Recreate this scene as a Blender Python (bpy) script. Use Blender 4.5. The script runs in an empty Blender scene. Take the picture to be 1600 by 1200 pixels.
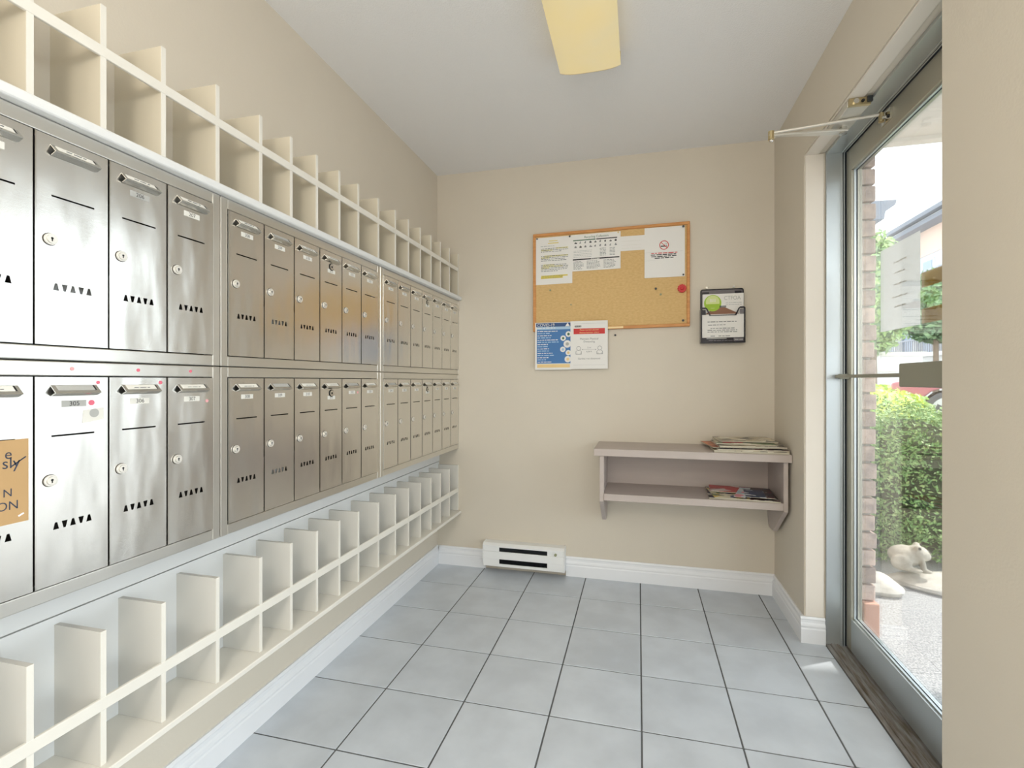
import bpy, bmesh, math, random
import numpy as np
R = random.Random(7)
C = bpy.context.scene.collection
SC = bpy.context.scene

# ------------------------------------------------------------------ camera, sky, sun, lamps, exposure
cam_d = bpy.data.cameras.new('camera'); cam = bpy.data.objects.new('camera', cam_d); C.objects.link(cam)
cam_d.sensor_width = 36.0; cam_d.lens = 754.07 / 1600 * 36
cam_d.shift_x = -12.03 / 1600; cam_d.shift_y = -5.06 / 1600
cam_d.clip_start = 0.02; cam_d.clip_end = 500
cam.location = (0, 0, 1.1355); cam.rotation_euler = (math.pi / 2, 0, 0.2412)
SC.camera = cam

world = bpy.data.worlds.new('sky'); SC.world = world; world.use_nodes = True
bg = world.node_tree.nodes['Background']
bg.inputs[0].default_value = (0.86, 0.95, 1.0, 1); bg.inputs[1].default_value = 2.9

def lamp(name, kind, loc, rot, energy, color, **kw):
    d = bpy.data.lights.new(name, kind); d.energy = energy; d.color = color
    for k, v in kw.items(): setattr(d, k, v)
    o = bpy.data.objects.new(name, d); C.objects.link(o); o.location = loc; o.rotation_euler = rot
    return o
lamp('sun', 'SUN', (6, 6, 12), (math.radians(38), 0, math.radians(118)), 5.0, (1, 0.96, 0.88), angle=math.radians(1.5))
# area and point fills added unseen behind the camera; sky portals in the openings
lamp('added_lobby_fill', 'AREA', (-0.25, -1.5, 1.35), (math.radians(90), 0, 0), 10, (1.0, 0.97, 0.93), shape='RECTANGLE', size=1.7, size_y=2.0)
lamp('added_point_fill', 'POINT', (-0.2, -0.5, 1.95), (0, 0, 0), 22, (1.0, 0.94, 0.84), shadow_soft_size=0.16)
p = lamp('door_sky_portal', 'AREA', (1.02, 1.846, 1.07), (0, math.radians(90), 0), 1, (1, 1, 1), shape='RECTANGLE', size=2.1, size_y=0.98)
p.data.cycles.is_portal = True
p = lamp('added_window_portal', 'AREA', (0.95, -0.225, 1.13), (0, math.radians(90), 0), 1, (1, 1, 1), shape='RECTANGLE', size=1.96, size_y=2.05)
p.data.cycles.is_portal = True

SC.view_settings.view_transform = 'Standard'; SC.view_settings.look = 'None'
SC.view_settings.gamma = 1; SC.view_settings.use_curve_mapping = False
SC.view_settings.exposure = 0.5

# ------------------------------------------------------------------ materials
def lin(c):
    return tuple((x / 12.92 if x <= 0.04045 else ((x + 0.055) / 1.055) ** 2.4) for x in (v / 255 for v in c)) + (1,)
def mat(name, rgb, rough=0.6, metal=0.0, var=0.0, vscale=6.0, bump=0.0, bscale=60.0, spec=0.5, rgb2=None, rvar=0.0, coat=0.0, stretch=None, detail=4):
    m = bpy.data.materials.new(name); m.use_nodes = True
    nt = m.node_tree; b = nt.nodes['Principled BSDF']
    b.inputs['Base Color'].default_value = lin(rgb); b.inputs['Roughness'].default_value = rough
    b.inputs['Metallic'].default_value = metal; b.inputs['Specular IOR Level'].default_value = spec
    if coat: b.inputs['Coat Weight'].default_value = coat
    tc = nt.nodes.new('ShaderNodeTexCoord'); src = tc.outputs['Object']
    if stretch:
        mp = nt.nodes.new('ShaderNodeMapping'); mp.inputs['Scale'].default_value = stretch
        nt.links.new(src, mp.inputs['Vector']); src = mp.outputs['Vector']
    oi = nt.nodes.new('ShaderNodeObjectInfo')
    if var or rgb2 or rvar:
        ad = nt.nodes.new('ShaderNodeVectorMath'); ad.operation = 'ADD'
        mu = nt.nodes.new('ShaderNodeMath'); mu.operation = 'MULTIPLY'; mu.inputs[1].default_value = 37.0
        nt.links.new(oi.outputs['Random'], mu.inputs[0])
        nt.links.new(src, ad.inputs[0]); nt.links.new(mu.outputs[0], ad.inputs[1])
        n = nt.nodes.new('ShaderNodeTexNoise'); n.inputs['Scale'].default_value = vscale; n.inputs['Detail'].default_value = detail
        nt.links.new(ad.outputs[0], n.inputs['Vector'])
        mx = nt.nodes.new('ShaderNodeMix'); mx.data_type = 'RGBA'
        c1 = lin(rgb); c2 = lin(rgb2) if rgb2 else tuple(x * (1 - var) for x in c1[:3]) + (1,)
        mx.inputs[6].default_value = c1; mx.inputs[7].default_value = c2
        rp = nt.nodes.new('ShaderNodeMapRange'); rp.inputs[1].default_value = 0.35; rp.inputs[2].default_value = 0.65
        nt.links.new(n.outputs['Fac'], rp.inputs[0]); nt.links.new(rp.outputs[0], mx.inputs[0])
        out = mx.outputs[2]
        if rvar:
            hs = nt.nodes.new('ShaderNodeHueSaturation'); mr = nt.nodes.new('ShaderNodeMapRange')
            mr.inputs[3].default_value = 1 - rvar; mr.inputs[4].default_value = 1 + rvar
            nt.links.new(oi.outputs['Random'], mr.inputs[0]); nt.links.new(mr.outputs[0], hs.inputs['Value'])
            nt.links.new(out, hs.inputs['Color']); out = hs.outputs[0]
        nt.links.new(out, b.inputs['Base Color'])
    if bump:
        n2 = nt.nodes.new('ShaderNodeTexNoise'); n2.inputs['Scale'].default_value = bscale; n2.inputs['Detail'].default_value = 3
        nt.links.new(src, n2.inputs['Vector'])
        bp = nt.nodes.new('ShaderNodeBump'); bp.inputs['Strength'].default_value = bump; bp.inputs['Distance'].default_value = 0.01
        nt.links.new(n2.outputs['Fac'], bp.inputs['Height']); nt.links.new(bp.outputs[0], b.inputs['Normal'])
    return m
def steel_mat(name, rgb, rough, wob, brush):
    m = bpy.data.materials.new(name); m.use_nodes = True
    nt = m.node_tree; b = nt.nodes['Principled BSDF']
    b.inputs['Base Color'].default_value = lin(rgb); b.inputs['Metallic'].default_value = 1; b.inputs['Roughness'].default_value = rough
    tc = nt.nodes.new('ShaderNodeTexCoord'); oi = nt.nodes.new('ShaderNodeObjectInfo')
    mu = nt.nodes.new('ShaderNodeMath'); mu.operation = 'MULTIPLY'; mu.inputs[1].default_value = 23.0
    nt.links.new(oi.outputs['Random'], mu.inputs[0])
    ad = nt.nodes.new('ShaderNodeVectorMath'); ad.operation = 'ADD'
    nt.links.new(tc.outputs['Object'], ad.inputs[0]); nt.links.new(mu.outputs[0], ad.inputs[1])
    mp = nt.nodes.new('ShaderNodeMapping'); mp.inputs['Scale'].default_value = (1, 1, 0.35)
    nt.links.new(ad.outputs[0], mp.inputs['Vector'])
    n = nt.nodes.new('ShaderNodeTexNoise'); n.inputs['Scale'].default_value = 14; n.inputs['Detail'].default_value = 1.5
    nt.links.new(mp.outputs[0], n.inputs['Vector'])
    bp = nt.nodes.new('ShaderNodeBump'); bp.inputs['Strength'].default_value = wob; bp.inputs['Distance'].default_value = 0.02
    nt.links.new(n.outputs['Fac'], bp.inputs['Height'])
    mp2 = nt.nodes.new('ShaderNodeMapping'); mp2.inputs['Scale'].default_value = brush
    nt.links.new(ad.outputs[0], mp2.inputs['Vector'])
    n2 = nt.nodes.new('ShaderNodeTexNoise'); n2.inputs['Scale'].default_value = 30; n2.inputs['Detail'].default_value = 3
    nt.links.new(mp2.outputs[0], n2.inputs['Vector'])
    bp2 = nt.nodes.new('ShaderNodeBump'); bp2.inputs['Strength'].default_value = 0.04; bp2.inputs['Distance'].default_value = 0.002
    nt.links.new(n2.outputs['Fac'], bp2.inputs['Height']); nt.links.new(bp.outputs[0], bp2.inputs['Normal'])
    nt.links.new(bp2.outputs[0], b.inputs['Normal'])
    return m
def glass_mat(name, tint=(1, 1, 1), refl=0.5):
    m = bpy.data.materials.new(name); m.use_nodes = True; nt = m.node_tree; nt.nodes.clear()
    o = nt.nodes.new('ShaderNodeOutputMaterial'); t = nt.nodes.new('ShaderNodeBsdfTransparent'); t.inputs[0].default_value = tint + (1,)
    g = nt.nodes.new('ShaderNodeBsdfGlossy'); g.inputs['Roughness'].default_value = 0.02
    fr = nt.nodes.new('ShaderNodeFresnel'); fr.inputs[0].default_value = 1.45
    mu = nt.nodes.new('ShaderNodeMath'); mu.operation = 'MULTIPLY'; mu.inputs[1].default_value = refl
    mx = nt.nodes.new('ShaderNodeMixShader')
    nt.links.new(fr.outputs[0], mu.inputs[0]); nt.links.new(mu.outputs[0], mx.inputs[0])
    nt.links.new(t.outputs[0], mx.inputs[1]); nt.links.new(g.outputs[0], mx.inputs[2]); nt.links.new(mx.outputs[0], o.inputs[0])
    return m

M = {}
M['wall'] = mat('beige_wall_paint', (216, 207, 191), 0.55, var=0.03, vscale=2.5, bump=0.05, bscale=140)
M['ceiling'] = mat('white_ceiling_paint', (240, 239, 238), 0.8, bump=0.25, bscale=160)
M['white'] = mat('white_trim_paint', (238, 240, 243), 0.35, var=0.03, vscale=3)
M['cream'] = mat('cream_trim_paint', (228, 220, 208), 0.45)
M['cubby'] = mat('off_white_board', (232, 228, 218), 0.5, var=0.03, vscale=4)
M['almond'] = mat('almond_board', (218, 209, 189), 0.5, var=0.03, vscale=4)
M['greyboard'] = mat('greige_board', (222, 219, 211), 0.5, var=0.04, vscale=4)
M['softwhite'] = mat('soft_white_paint', (226, 227, 226), 0.45, var=0.03, vscale=3)
M['lockface'] = mat('satin_lock_face', (228, 224, 216), 0.35, metal=0.35)
M['tile'] = mat('grey_blue_tile', (206, 213, 221), 0.28, var=0.13, vscale=7, bump=0.04, bscale=25, rvar=0.03, detail=6)
M['grout'] = mat('grey_grout', (98, 100, 102), 0.9)
M['steel'] = steel_mat('stainless_steel_door', (226, 224, 219), 0.25, 0.16, (1, 1, 40))
M['frame'] = steel_mat('stainless_steel_frame', (224, 222, 216), 0.30, 0.05, (1, 0.3, 30))
M['chrome'] = mat('chrome', (215, 212, 205), 0.22, metal=1)
M['inside'] = mat('mailbox_inside_brown', (52, 46, 40), 0.8)
M['dark'] = mat('black_gap', (22, 22, 22), 0.7)
M['paper'] = mat('white_paper', (236, 234, 230), 0.7)
M['label'] = mat('label_paper', (226, 224, 216), 0.6)
M['greylabel'] = mat('grey_label_paper', (176, 176, 172), 0.6)
M['ink'] = mat('black_ink', (40, 40, 42), 0.7)
M['greyink'] = mat('grey_ink', (128, 130, 130), 0.7)
M['paleink'] = mat('pale_ink', (186, 188, 186), 0.7)
M['pink'] = mat('pink_sticker', (226, 112, 132), 0.6)
M['palepink'] = mat('faded_pink_sticker', (232, 170, 172), 0.6)
M['thinpaper'] = mat('thin_backlit_paper', (236, 236, 234), 0.7)
_nt = M['thinpaper'].node_tree; _t = _nt.nodes.new('ShaderNodeBsdfTranslucent'); _t.inputs[0].default_value = (0.9, 0.9, 0.88, 1); _x = _nt.nodes.new('ShaderNodeMixShader'); _x.inputs[0].default_value = 0.72
_nt.links.new(_nt.nodes['Principled BSDF'].outputs[0], _x.inputs[1]); _nt.links.new(_t.outputs[0], _x.inputs[2]); _nt.links.new(_x.outputs[0], _nt.nodes['Material Output'].inputs[0])
M['cardboard'] = mat('brown_cardboard', (196, 160, 112), 0.8, var=0.08, vscale=9)
M['marker'] = mat('marker_ink', (48, 58, 78), 0.6)
M['cork'] = mat('tan_cork_board', (220, 186, 130), 0.85, rgb2=(210, 174, 116), vscale=60, bump=0.03, bscale=220, stretch=(1, 1, 2.2))
M['oak'] = mat('orange_oak_frame', (214, 152, 88), 0.45, rgb2=(198, 134, 72), vscale=14, stretch=(1, 1, 6))
M['yellow'] = mat('yellow_highlighter', (226, 206, 92), 0.7)
M['paleyellow'] = mat('pale_highlighter', (224, 216, 150), 0.7)
M['green'] = mat('green_print', (70, 110, 80), 0.7)
M['red'] = mat('red_print', (204, 42, 40), 0.5)
M['blue'] = mat('poster_blue', (62, 118, 178), 0.5)
M['darkblue'] = mat('poster_dark_blue', (38, 74, 124), 0.5)
M['paleblue'] = mat('poster_pale_blue', (168, 200, 226), 0.5)
M['beige'] = mat('poster_beige', (238, 208, 148), 0.6)
M['tape'] = mat('masking_tape', (244, 216, 164), 0.6)
M['redplastic'] = mat('red_plastic', (196, 24, 26), 0.4)
M['smoke'] = mat('smoky_black_plastic', (30, 27, 36), 0.2)
M['smokegrey'] = mat('smoky_grey_plastic', (112, 108, 112), 0.25)
M['lime'] = mat('lime_green_print', (160, 196, 48), 0.5)
M['limelight'] = mat('pale_lime_print', (212, 224, 150), 0.5)
M['brownprint'] = mat('brown_print', (140, 96, 70), 0.5)
M['mauve'] = mat('mauve_shelf_paint', (190, 178, 171), 0.45, var=0.05, vscale=8, stretch=(0.4, 3, 3))
M['heater'] = mat('white_enamel', (240, 241, 240), 0.3)
M['fins'] = mat('dark_heater_fins', (56, 60, 64), 0.5, metal=0.3)
M['knob'] = mat('olive_knob', (150, 154, 120), 0.5)
M['brass'] = mat('polished_brass', (240, 220, 160), 0.3, metal=0.75, rgb2=(228, 216, 172), vscale=5)
M['shade'] = mat('glowing_gold_shade', (240, 222, 164), 0.35, metal=0.3, rgb2=(228, 220, 180), vscale=5)
_b = M['shade'].node_tree.nodes['Principled BSDF']; _b.inputs['Emission Color'].default_value = (1.0, 0.82, 0.48, 1); _b.inputs['Emission Strength'].default_value = 0.2
M['goldfoil'] = mat('gold_strip', (222, 190, 84), 0.3, metal=0.3, rgb2=(184, 146, 54), vscale=9)
M['brasspale'] = mat('worn_brass', (206, 190, 150), 0.3, metal=1)
M['alu'] = mat('aluminium', (196, 202, 204), 0.38, metal=0.85)
M['alutan'] = mat('champagne_aluminium', (186, 182, 168), 0.4, metal=0.8)
M['barmetal'] = mat('grey_green_metal', (150, 149, 134), 0.5, metal=0.2)
M['sill'] = mat('worn_threshold_metal', (164, 162, 160), 0.45, metal=0.5, rgb2=(118, 106, 92), vscale=10, stretch=(8, 1, 8))
M['gasket'] = mat('black_gasket', (34, 42, 50), 0.5)
M['glass'] = glass_mat('door_glass')
M['closer'] = mat('silver_closer_paint', (214, 210, 200), 0.35, metal=0.5)
M['brick'] = mat('mottled_brick', (206, 182, 168), 0.85, rgb2=(168, 150, 142), vscale=22, bump=0.7, bscale=45, rvar=0.2)
M['mortar'] = mat('pale_mortar', (186, 180, 172), 0.95, bump=0.5, bscale=90)
M['terracotta'] = mat('terracotta_block', (206, 160, 140), 0.8, var=0.08)
M['stucco'] = mat('white_stucco', (236, 232, 222), 0.9, bump=0.4, bscale=70, var=0.05, vscale=9, stretch=(1, 4, 1))
M['gravel'] = mat('exposed_aggregate', (186, 186, 187), 0.95, rgb2=(112, 114, 116), vscale=120, detail=2)
M['asphalt'] = mat('pale_asphalt', (206, 204, 204), 0.9, var=0.06, vscale=2)
M['stone'] = mat('pale_garden_stone', (206, 202, 194), 0.9, rgb2=(176, 172, 164), vscale=14, bump=0.5, bscale=35)
M['frog'] = mat('grey_cast_stone', (188, 182, 170), 0.85, rgb2=(160, 156, 146), vscale=20, bump=0.4, bscale=60)
M['leaf'] = mat('boxwood_leaf', (150, 188, 116), 0.5, rgb2=(100, 148, 80), vscale=30)
M['leaflight'] = mat('young_boxwood_leaf', (192, 214, 150), 0.5, rgb2=(150, 188, 110), vscale=30)
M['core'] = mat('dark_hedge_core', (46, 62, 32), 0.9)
M['treeleaf'] = mat('tree_leaf', (178, 200, 150), 0.6, rgb2=(132, 168, 120), vscale=2)
M['treecore'] = mat('tree_shade_leaf', (128, 160, 122), 0.9)
M['ybush'] = mat('yellow_green_leaf', (206, 216, 96), 0.6)
M['bark'] = mat('tree_bark', (130, 112, 96), 0.9)
M['carpaint'] = mat('glare_paled_car_paint', (182, 104, 112), 0.3, coat=0.6)  # red paled to put the outdoor glare haze into the colour
M['tyre'] = mat('grey_tyre', (84, 84, 86), 0.8)
M['rim'] = mat('silver_rim', (214, 214, 214), 0.35, metal=0.6)
M['carglass'] = mat('car_glass', (60, 70, 80), 0.1)
M['salmon'] = mat('salmon_cladding', (230, 200, 182), 0.8)
M['bluewall'] = mat('pale_blue_siding', (202, 212, 228), 0.8, var=0.03, vscale=1)
M['whitewall'] = mat('white_render', (238, 238, 236), 0.8)
M['roofgrey'] = mat('slate_grey_cornice', (128, 134, 144), 0.7)
M['pane'] = mat('far_window_pane', (150, 168, 184), 0.15)
M['rail'] = mat('grey_balcony_rail', (170, 172, 182), 0.6)
def print_mat(name, cols, scale, seed):
    m = bpy.data.materials.new(name); m.use_nodes = True; nt = m.node_tree; b = nt.nodes['Principled BSDF']
    tc = nt.nodes.new('ShaderNodeTexCoord'); mp = nt.nodes.new('ShaderNodeMapping')
    mp.inputs['Scale'].default_value = (scale, scale * 1.5, 0.01); mp.inputs['Location'].default_value = (seed * 3.1, seed * 1.7, 0)
    mp.inputs['Rotation'].default_value = (0, 0, seed)
    nt.links.new(tc.outputs['Object'], mp.inputs['Vector'])
    v = nt.nodes.new('ShaderNodeTexVoronoi'); v.distance = 'CHEBYCHEV'; v.inputs['Scale'].default_value = 1
    nt.links.new(mp.outputs[0], v.inputs['Vector'])
    sep = nt.nodes.new('ShaderNodeSeparateColor'); nt.links.new(v.outputs['Color'], sep.inputs[0])
    r = nt.nodes.new('ShaderNodeValToRGB'); r.color_ramp.interpolation = 'CONSTANT'
    e = r.color_ramp.elements
    e[0].color = lin(cols[0]); e[0].position = 0
    e[1].color = lin(cols[1]); e[1].position = 1 / len(cols)
    for i in range(2, len(cols)):
        q = e.new(i / len(cols)); q.color = lin(cols[i])
    nt.links.new(sep.outputs[0], r.inputs[0]); nt.links.new(r.outputs[0], b.inputs['Base Color']); b.inputs['Roughness'].default_value = 0.35
    return m

# ------------------------------------------------------------------ mesh helpers
class G:
    def __init__(s): s.v = []; s.f = []; s.m = []; s.mats = []
    def mi(s, m):
        if m not in s.mats: s.mats.append(m)
        return s.mats.index(m)
    def add(s, vs, fs, m):
        k = len(s.v); i = s.mi(m); s.v += [tuple(v) for v in vs]
        for f in fs: s.f.append([k + a for a in f]); s.m.append(i)
    def quad(s, a, b, c, d, m): s.add([a, b, c, d], [(0, 1, 2, 3)], m)
    def box(s, x0, x1, y0, y1, z0, z1, m):
        s.add([(x, y, z) for z in (z0, z1) for y in (y0, y1) for x in (x0, x1)],
              [(0, 2, 3, 1), (4, 5, 7, 6), (0, 1, 5, 4), (2, 6, 7, 3), (0, 4, 6, 2), (1, 3, 7, 5)], m)
    def prism(s, poly, ax, a, b, m):
        n = len(poly); P = {'x': lambda p, t: (t, p[0], p[1]), 'y': lambda p, t: (p[0], t, p[1]), 'z': lambda p, t: (p[0], p[1], t)}[ax]
        s.add([P(p, a) for p in poly] + [P(p, b) for p in poly],
              [tuple(range(n))[::-1], tuple(range(n, 2 * n))] + [(i, (i + 1) % n, n + (i + 1) % n, n + i) for i in range(n)], m)
    def ring(s, path, radii, m, n=12, caps=True):
        vs = []; path = [np.array(p, float) for p in path]
        for i, p in enumerate(path):
            t = path[min(i + 1, len(path) - 1)] - path[max(i - 1, 0)]; t /= np.linalg.norm(t)
            a = np.array([0, 0, 1.0]) if abs(t[2]) < 0.9 else np.array([1.0, 0, 0])
            u = np.cross(t, a); u /= np.linalg.norm(u); w = np.cross(t, u)
            for k in range(n):
                an = 2 * math.pi * k / n; vs.append(p + radii[i] * (math.cos(an) * u + math.sin(an) * w))
        L = len(path)
        fs = [(i * n + k, i * n + (k + 1) % n, (i + 1) * n + (k + 1) % n, (i + 1) * n + k) for i in range(L - 1) for k in range(n)]
        if caps: fs += [tuple(range(n))[::-1], tuple(range((L - 1) * n, L * n))]
        s.add(vs, fs, m)
    def cyl(s, a, b, r, m, n=16, r2=None): s.ring([a, b], [r, r if r2 is None else r2], m, n)
    def sph(s, c, r, m, nu=16, nv=10, rot=0):
        vs = []; r = (r,) * 3 if isinstance(r, (int, float)) else r
        for j in range(1, nv):
            for i in range(nu):
                th = math.pi * j / nv; ph = 2 * math.pi * i / nu
                x, y, z = r[0] * math.sin(th) * math.cos(ph), r[1] * math.sin(th) * math.sin(ph), r[2] * math.cos(th)
                vs.append((c[0] + x * math.cos(rot) - y * math.sin(rot), c[1] + x * math.sin(rot) + y * math.cos(rot), c[2] + z))
        t = len(vs); vs += [(c[0], c[1], c[2] + r[2]), (c[0], c[1], c[2] - r[2])]
        fs = [(j * nu + i, (j + 1) * nu + i, (j + 1) * nu + (i + 1) % nu, j * nu + (i + 1) % nu) for j in range(nv - 2) for i in range(nu)]
        fs += [(t, i, (i + 1) % nu) for i in range(nu)] + [(t + 1, (nv - 2) * nu + (i + 1) % nu, (nv - 2) * nu + i) for i in range(nu)]
        s.add(vs, fs, m)
    # flat print in a plane: o origin, u right, w up
    def dot(s, o, u, w, x, y, r, m, n=20, r0=0):
        o, u, w = (np.array(q, float) for q in (o, u, w)); P = lambda a, b: tuple(o + u * a + w * b)
        cs = [(math.cos(2 * math.pi * k / n), math.sin(2 * math.pi * k / n)) for k in range(n)]
        if r0: s.add([P(x + r * c, y + r * d) for c, d in cs] + [P(x + r0 * c, y + r0 * d) for c, d in cs], [(k, (k + 1) % n, n + (k + 1) % n, n + k) for k in range(n)], m)
        else: s.add([P(x + r * c, y + r * d) for c, d in cs], [tuple(range(n))], m)
    def rect(s, o, u, w, x0, x1, y0, y1, m, slope=0.0):
        o, u, w = (np.array(q, float) for q in (o, u, w)); P = lambda a, b: tuple(o + u * a + w * (b + slope * a))
        s.quad(P(x0, y0), P(x1, y0), P(x1, y1), P(x0, y1), m)
    def line(s, o, u, w, x0, y0, x1, y1, t, m):
        dx, dy = x1 - x0, y1 - y0; L = math.hypot(dx, dy); nx, ny = -dy / L * t / 2, dx / L * t / 2
        o, u, w = (np.array(q, float) for q in (o, u, w)); P = lambda a, b: tuple(o + u * a + w * b)
        s.quad(P(x0 + nx, y0 + ny), P(x0 - nx, y0 - ny), P(x1 - nx, y1 - ny), P(x1 + nx, y1 + ny), m)
    def words(s, o, u, w, x0, x1, y, h, m, rnd, slope=0.0):     # a line of print too small to read
        x = x0
        while x < x1 - h:
            L = min(rnd.uniform(2, 6) * h, x1 - x)
            s.rect(o, u, w, x, x + L, y, y + h * rnd.uniform(0.8, 1.1), m, slope); x += L + h * 0.9
    def text(s, txt, o, u, w, x, y, size, m, align='CENTER', sx=1.0, slope=0.0):
        cu = bpy.data.curves.new('t', 'FONT'); cu.body = txt; cu.size = size; cu.align_x = align; cu.align_y = 'CENTER'; cu.resolution_u = 3
        ob = bpy.data.objects.new('t', cu); me = bpy.data.meshes.new_from_object(ob)
        o, u, w = (np.array(q, float) for q in (o, u, w))
        s.add([tuple(o + u * (x + v.co.x * sx) + w * (y + v.co.y + slope * (x + v.co.x * sx))) for v in me.vertices], [tuple(p.vertices) for p in me.polygons], m)
        bpy.data.objects.remove(ob); bpy.data.curves.remove(cu); bpy.data.meshes.remove(me)

def wloc(o):
    l = np.array(o.location)
    while o.parent: o = o.parent; l = l + np.array(o.location)
    return l
def obj(name, g, parent=None, bevel=0.0, smooth=False, local=False, seg=1, recalc=True, label=None):
    v = np.array(g.v, float); lo, hi = v.min(0), v.max(0)
    org = np.array([(lo[0] + hi[0]) / 2, (lo[1] + hi[1]) / 2, lo[2]])
    me = bpy.data.meshes.new(name); me.from_pydata([tuple(q) for q in v - org], [], g.f)
    for m in g.mats: me.materials.append(m)
    me.polygons.foreach_set('material_index', g.m)
    if recalc:
        bm = bmesh.new(); bm.from_mesh(me); bmesh.ops.recalc_face_normals(bm, faces=bm.faces); bm.to_mesh(me); bm.free()
    if smooth:
        me.polygons.foreach_set('use_smooth', [True] * len(me.polygons))
        try: me.set_sharp_from_angle(angle=math.radians(40))
        except Exception: pass
    me.update()
    o = bpy.data.objects.new(name, me); C.objects.link(o)
    if parent:
        o.parent = parent
        if not local: org = org - wloc(parent)
    o.location = org
    if bevel:
        b = o.modifiers.new('bevel', 'BEVEL'); b.width = bevel; b.segments = seg; b.limit_method = 'ANGLE'; b.angle_limit = math.radians(50)
    if label: o['label'] = label
    return o
def tag(o, label, cat, group=None):
    o['label'] = label; o['category'] = cat
    if group: o['group'] = group
    return o
def thing(name, label, cat, loc, group=None):
    o = bpy.data.objects.new(name, None); C.objects.link(o); o.location = loc; o.empty_display_size = 0.05
    return tag(o, label, cat, group)
def struct(name, g, **kw):
    o = obj(name, g, **kw); o['kind'] = 'structure'; return o
def stuff(o): o['kind'] = 'stuff'; return o
def copy(o, parent, loc=None):
    c = o.copy(); C.objects.link(c); c.parent = parent
    if loc is not None: c.location = loc
    return c

# ------------------------------------------------------------------ the room
WL, WB, WR, CZ, RY = -1.22, 2.805, 0.70, 2.415, -1.6
OY0, OY1, OZ = 1.352, 2.338, 2.12      # the door opening in the right wall
g = G(); g.box(WL - 0.1, 0.86, RY - 0.1, WB + 0.1, -0.05, -0.0022, M['grout']); floor = struct('floor', g)
g = G(); g.box(WL - 0.1, 0.90, RY - 0.1, WB + 0.1, CZ, CZ + 0.08, M['ceiling']); struct('ceiling', g)
g = G(); g.box(WL - 0.1, WL, RY - 0.1, WB + 0.1, -0.009, CZ, M['wall']); struct('wall_left', g)
g = G(); g.box(WL, 0.90, WB, WB + 0.1, -0.009, CZ, M['wall']); struct('wall_back', g)
g = G(); g.box(WL, 0.90, RY - 0.1, RY, -0.009, CZ, M['wall']); struct('wall_rear', g)
g = G()
g.box(WR, 0.90, OY1, WB, -0.009, CZ, M['wall']); 
WY0, WY1 = -1.25, 0.80               # added sidelight beside the camera, unseen, to bring in light from the right
g.box(WR, 0.90, WY1, OY0, -0.009, CZ, M['wall']); g.box(WR, 0.90, RY, WY0, -0.009, CZ, M['wall']); g.box(WR, 0.90, WY0, WY1, -0.009, 0.15, M['wall']); g.box(WR, 0.90, WY0, WY1, 2.11, CZ, M['wall'])
g.box(WR, 0.90, OY0, OY1, OZ, CZ, M['wall'])
struct('wall_right', g)
g = G(); g.box(0.80, 0.85, WY0, WY0 + 0.05, 0.15, 2.11, M['alu']); g.box(0.80, 0.85, WY1 - 0.05, WY1, 0.15, 2.11, M['alu']); g.box(0.80, 0.85, WY0 + 0.05, WY1 - 0.05, 0.15, 0.2, M['alu']); g.box(0.80, 0.85, WY0 + 0.05, WY1 - 0.05, 2.06, 2.11, M['alu']); w1 = struct('added_window_1', g)
g = G(); g.box(0.822, 0.828, WY0 + 0.05, WY1 - 0.05, 0.2, 2.06, M['glass']); obj('pane', g, w1)
# floor tiles, each its own piece
T = 0.305; tx = [-0.9048 + T * i for i in range(-1, 7)]; ty = [2.833 - T * j for j in range(0, 16)]
tm = {}
for i in range(len(tx) - 1):
    for j in range(len(ty) - 1):
        x0, x1 = max(tx[i], WL) + 0.0028, min(tx[i + 1], 0.782) - 0.0028
        y0, y1 = max(ty[j + 1], RY) + 0.0028, min(ty[j], WB) - 0.0028
        if x1 - x0 < 0.02 or y1 - y0 < 0.02: continue
        k = (round(x1 - x0, 4), round(y1 - y0, 4))
        if k not in tm:
            q = G(); q.box(0, k[0], 0, k[1], 0, 0.009, M['tile']); tm[k] = obj('tile', q, bevel=0.0012); o = tm[k]
        else: o = tm[k].copy(); C.objects.link(o)
        o.parent = floor
        o.location = np.array([(x0 + x1) / 2, (y0 + y1) / 2, -0.009]) - wloc(floor)
# baseboards
def base_profile():
    return [(0, 0), (0.015, 0), (0.015, 0.060), (0.0125, 0.066), (0.0145, 0.074), (0.0125, 0.082), (0.009, 0.088), (0.0085, 0.098), (0.0105, 0.104), (0.006, 0.112), (0, 0.112)]
g = G(); g.prism([(WL + a, z) for a, z in base_profile()], 'y', RY, WB, M['white']); struct('baseboard_left', g)
g = G(); g.prism([(WB - a, z) for a, z in base_profile()], 'x', WL + 0.015, -0.9, M['white']); g.prism([(WB - a, z) for a, z in base_profile()], 'x', -0.41, WR, M['white']); struct('baseboard_back', g)
g = G(); g.prism([(WR - a, z) for a, z in base_profile()], 'y', OY1 + 0.001, WB - 0.015, M['white'])
g.prism([(OY1 - a, z) for a, z in base_profile()], 'x', WR - 0.0152, 0.781, M['white'])
g.prism([(WR - a, z) for a, z in base_profile()], 'y', RY, OY0 - 0.01, M['white'])
struct('baseboard_right', g)
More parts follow.
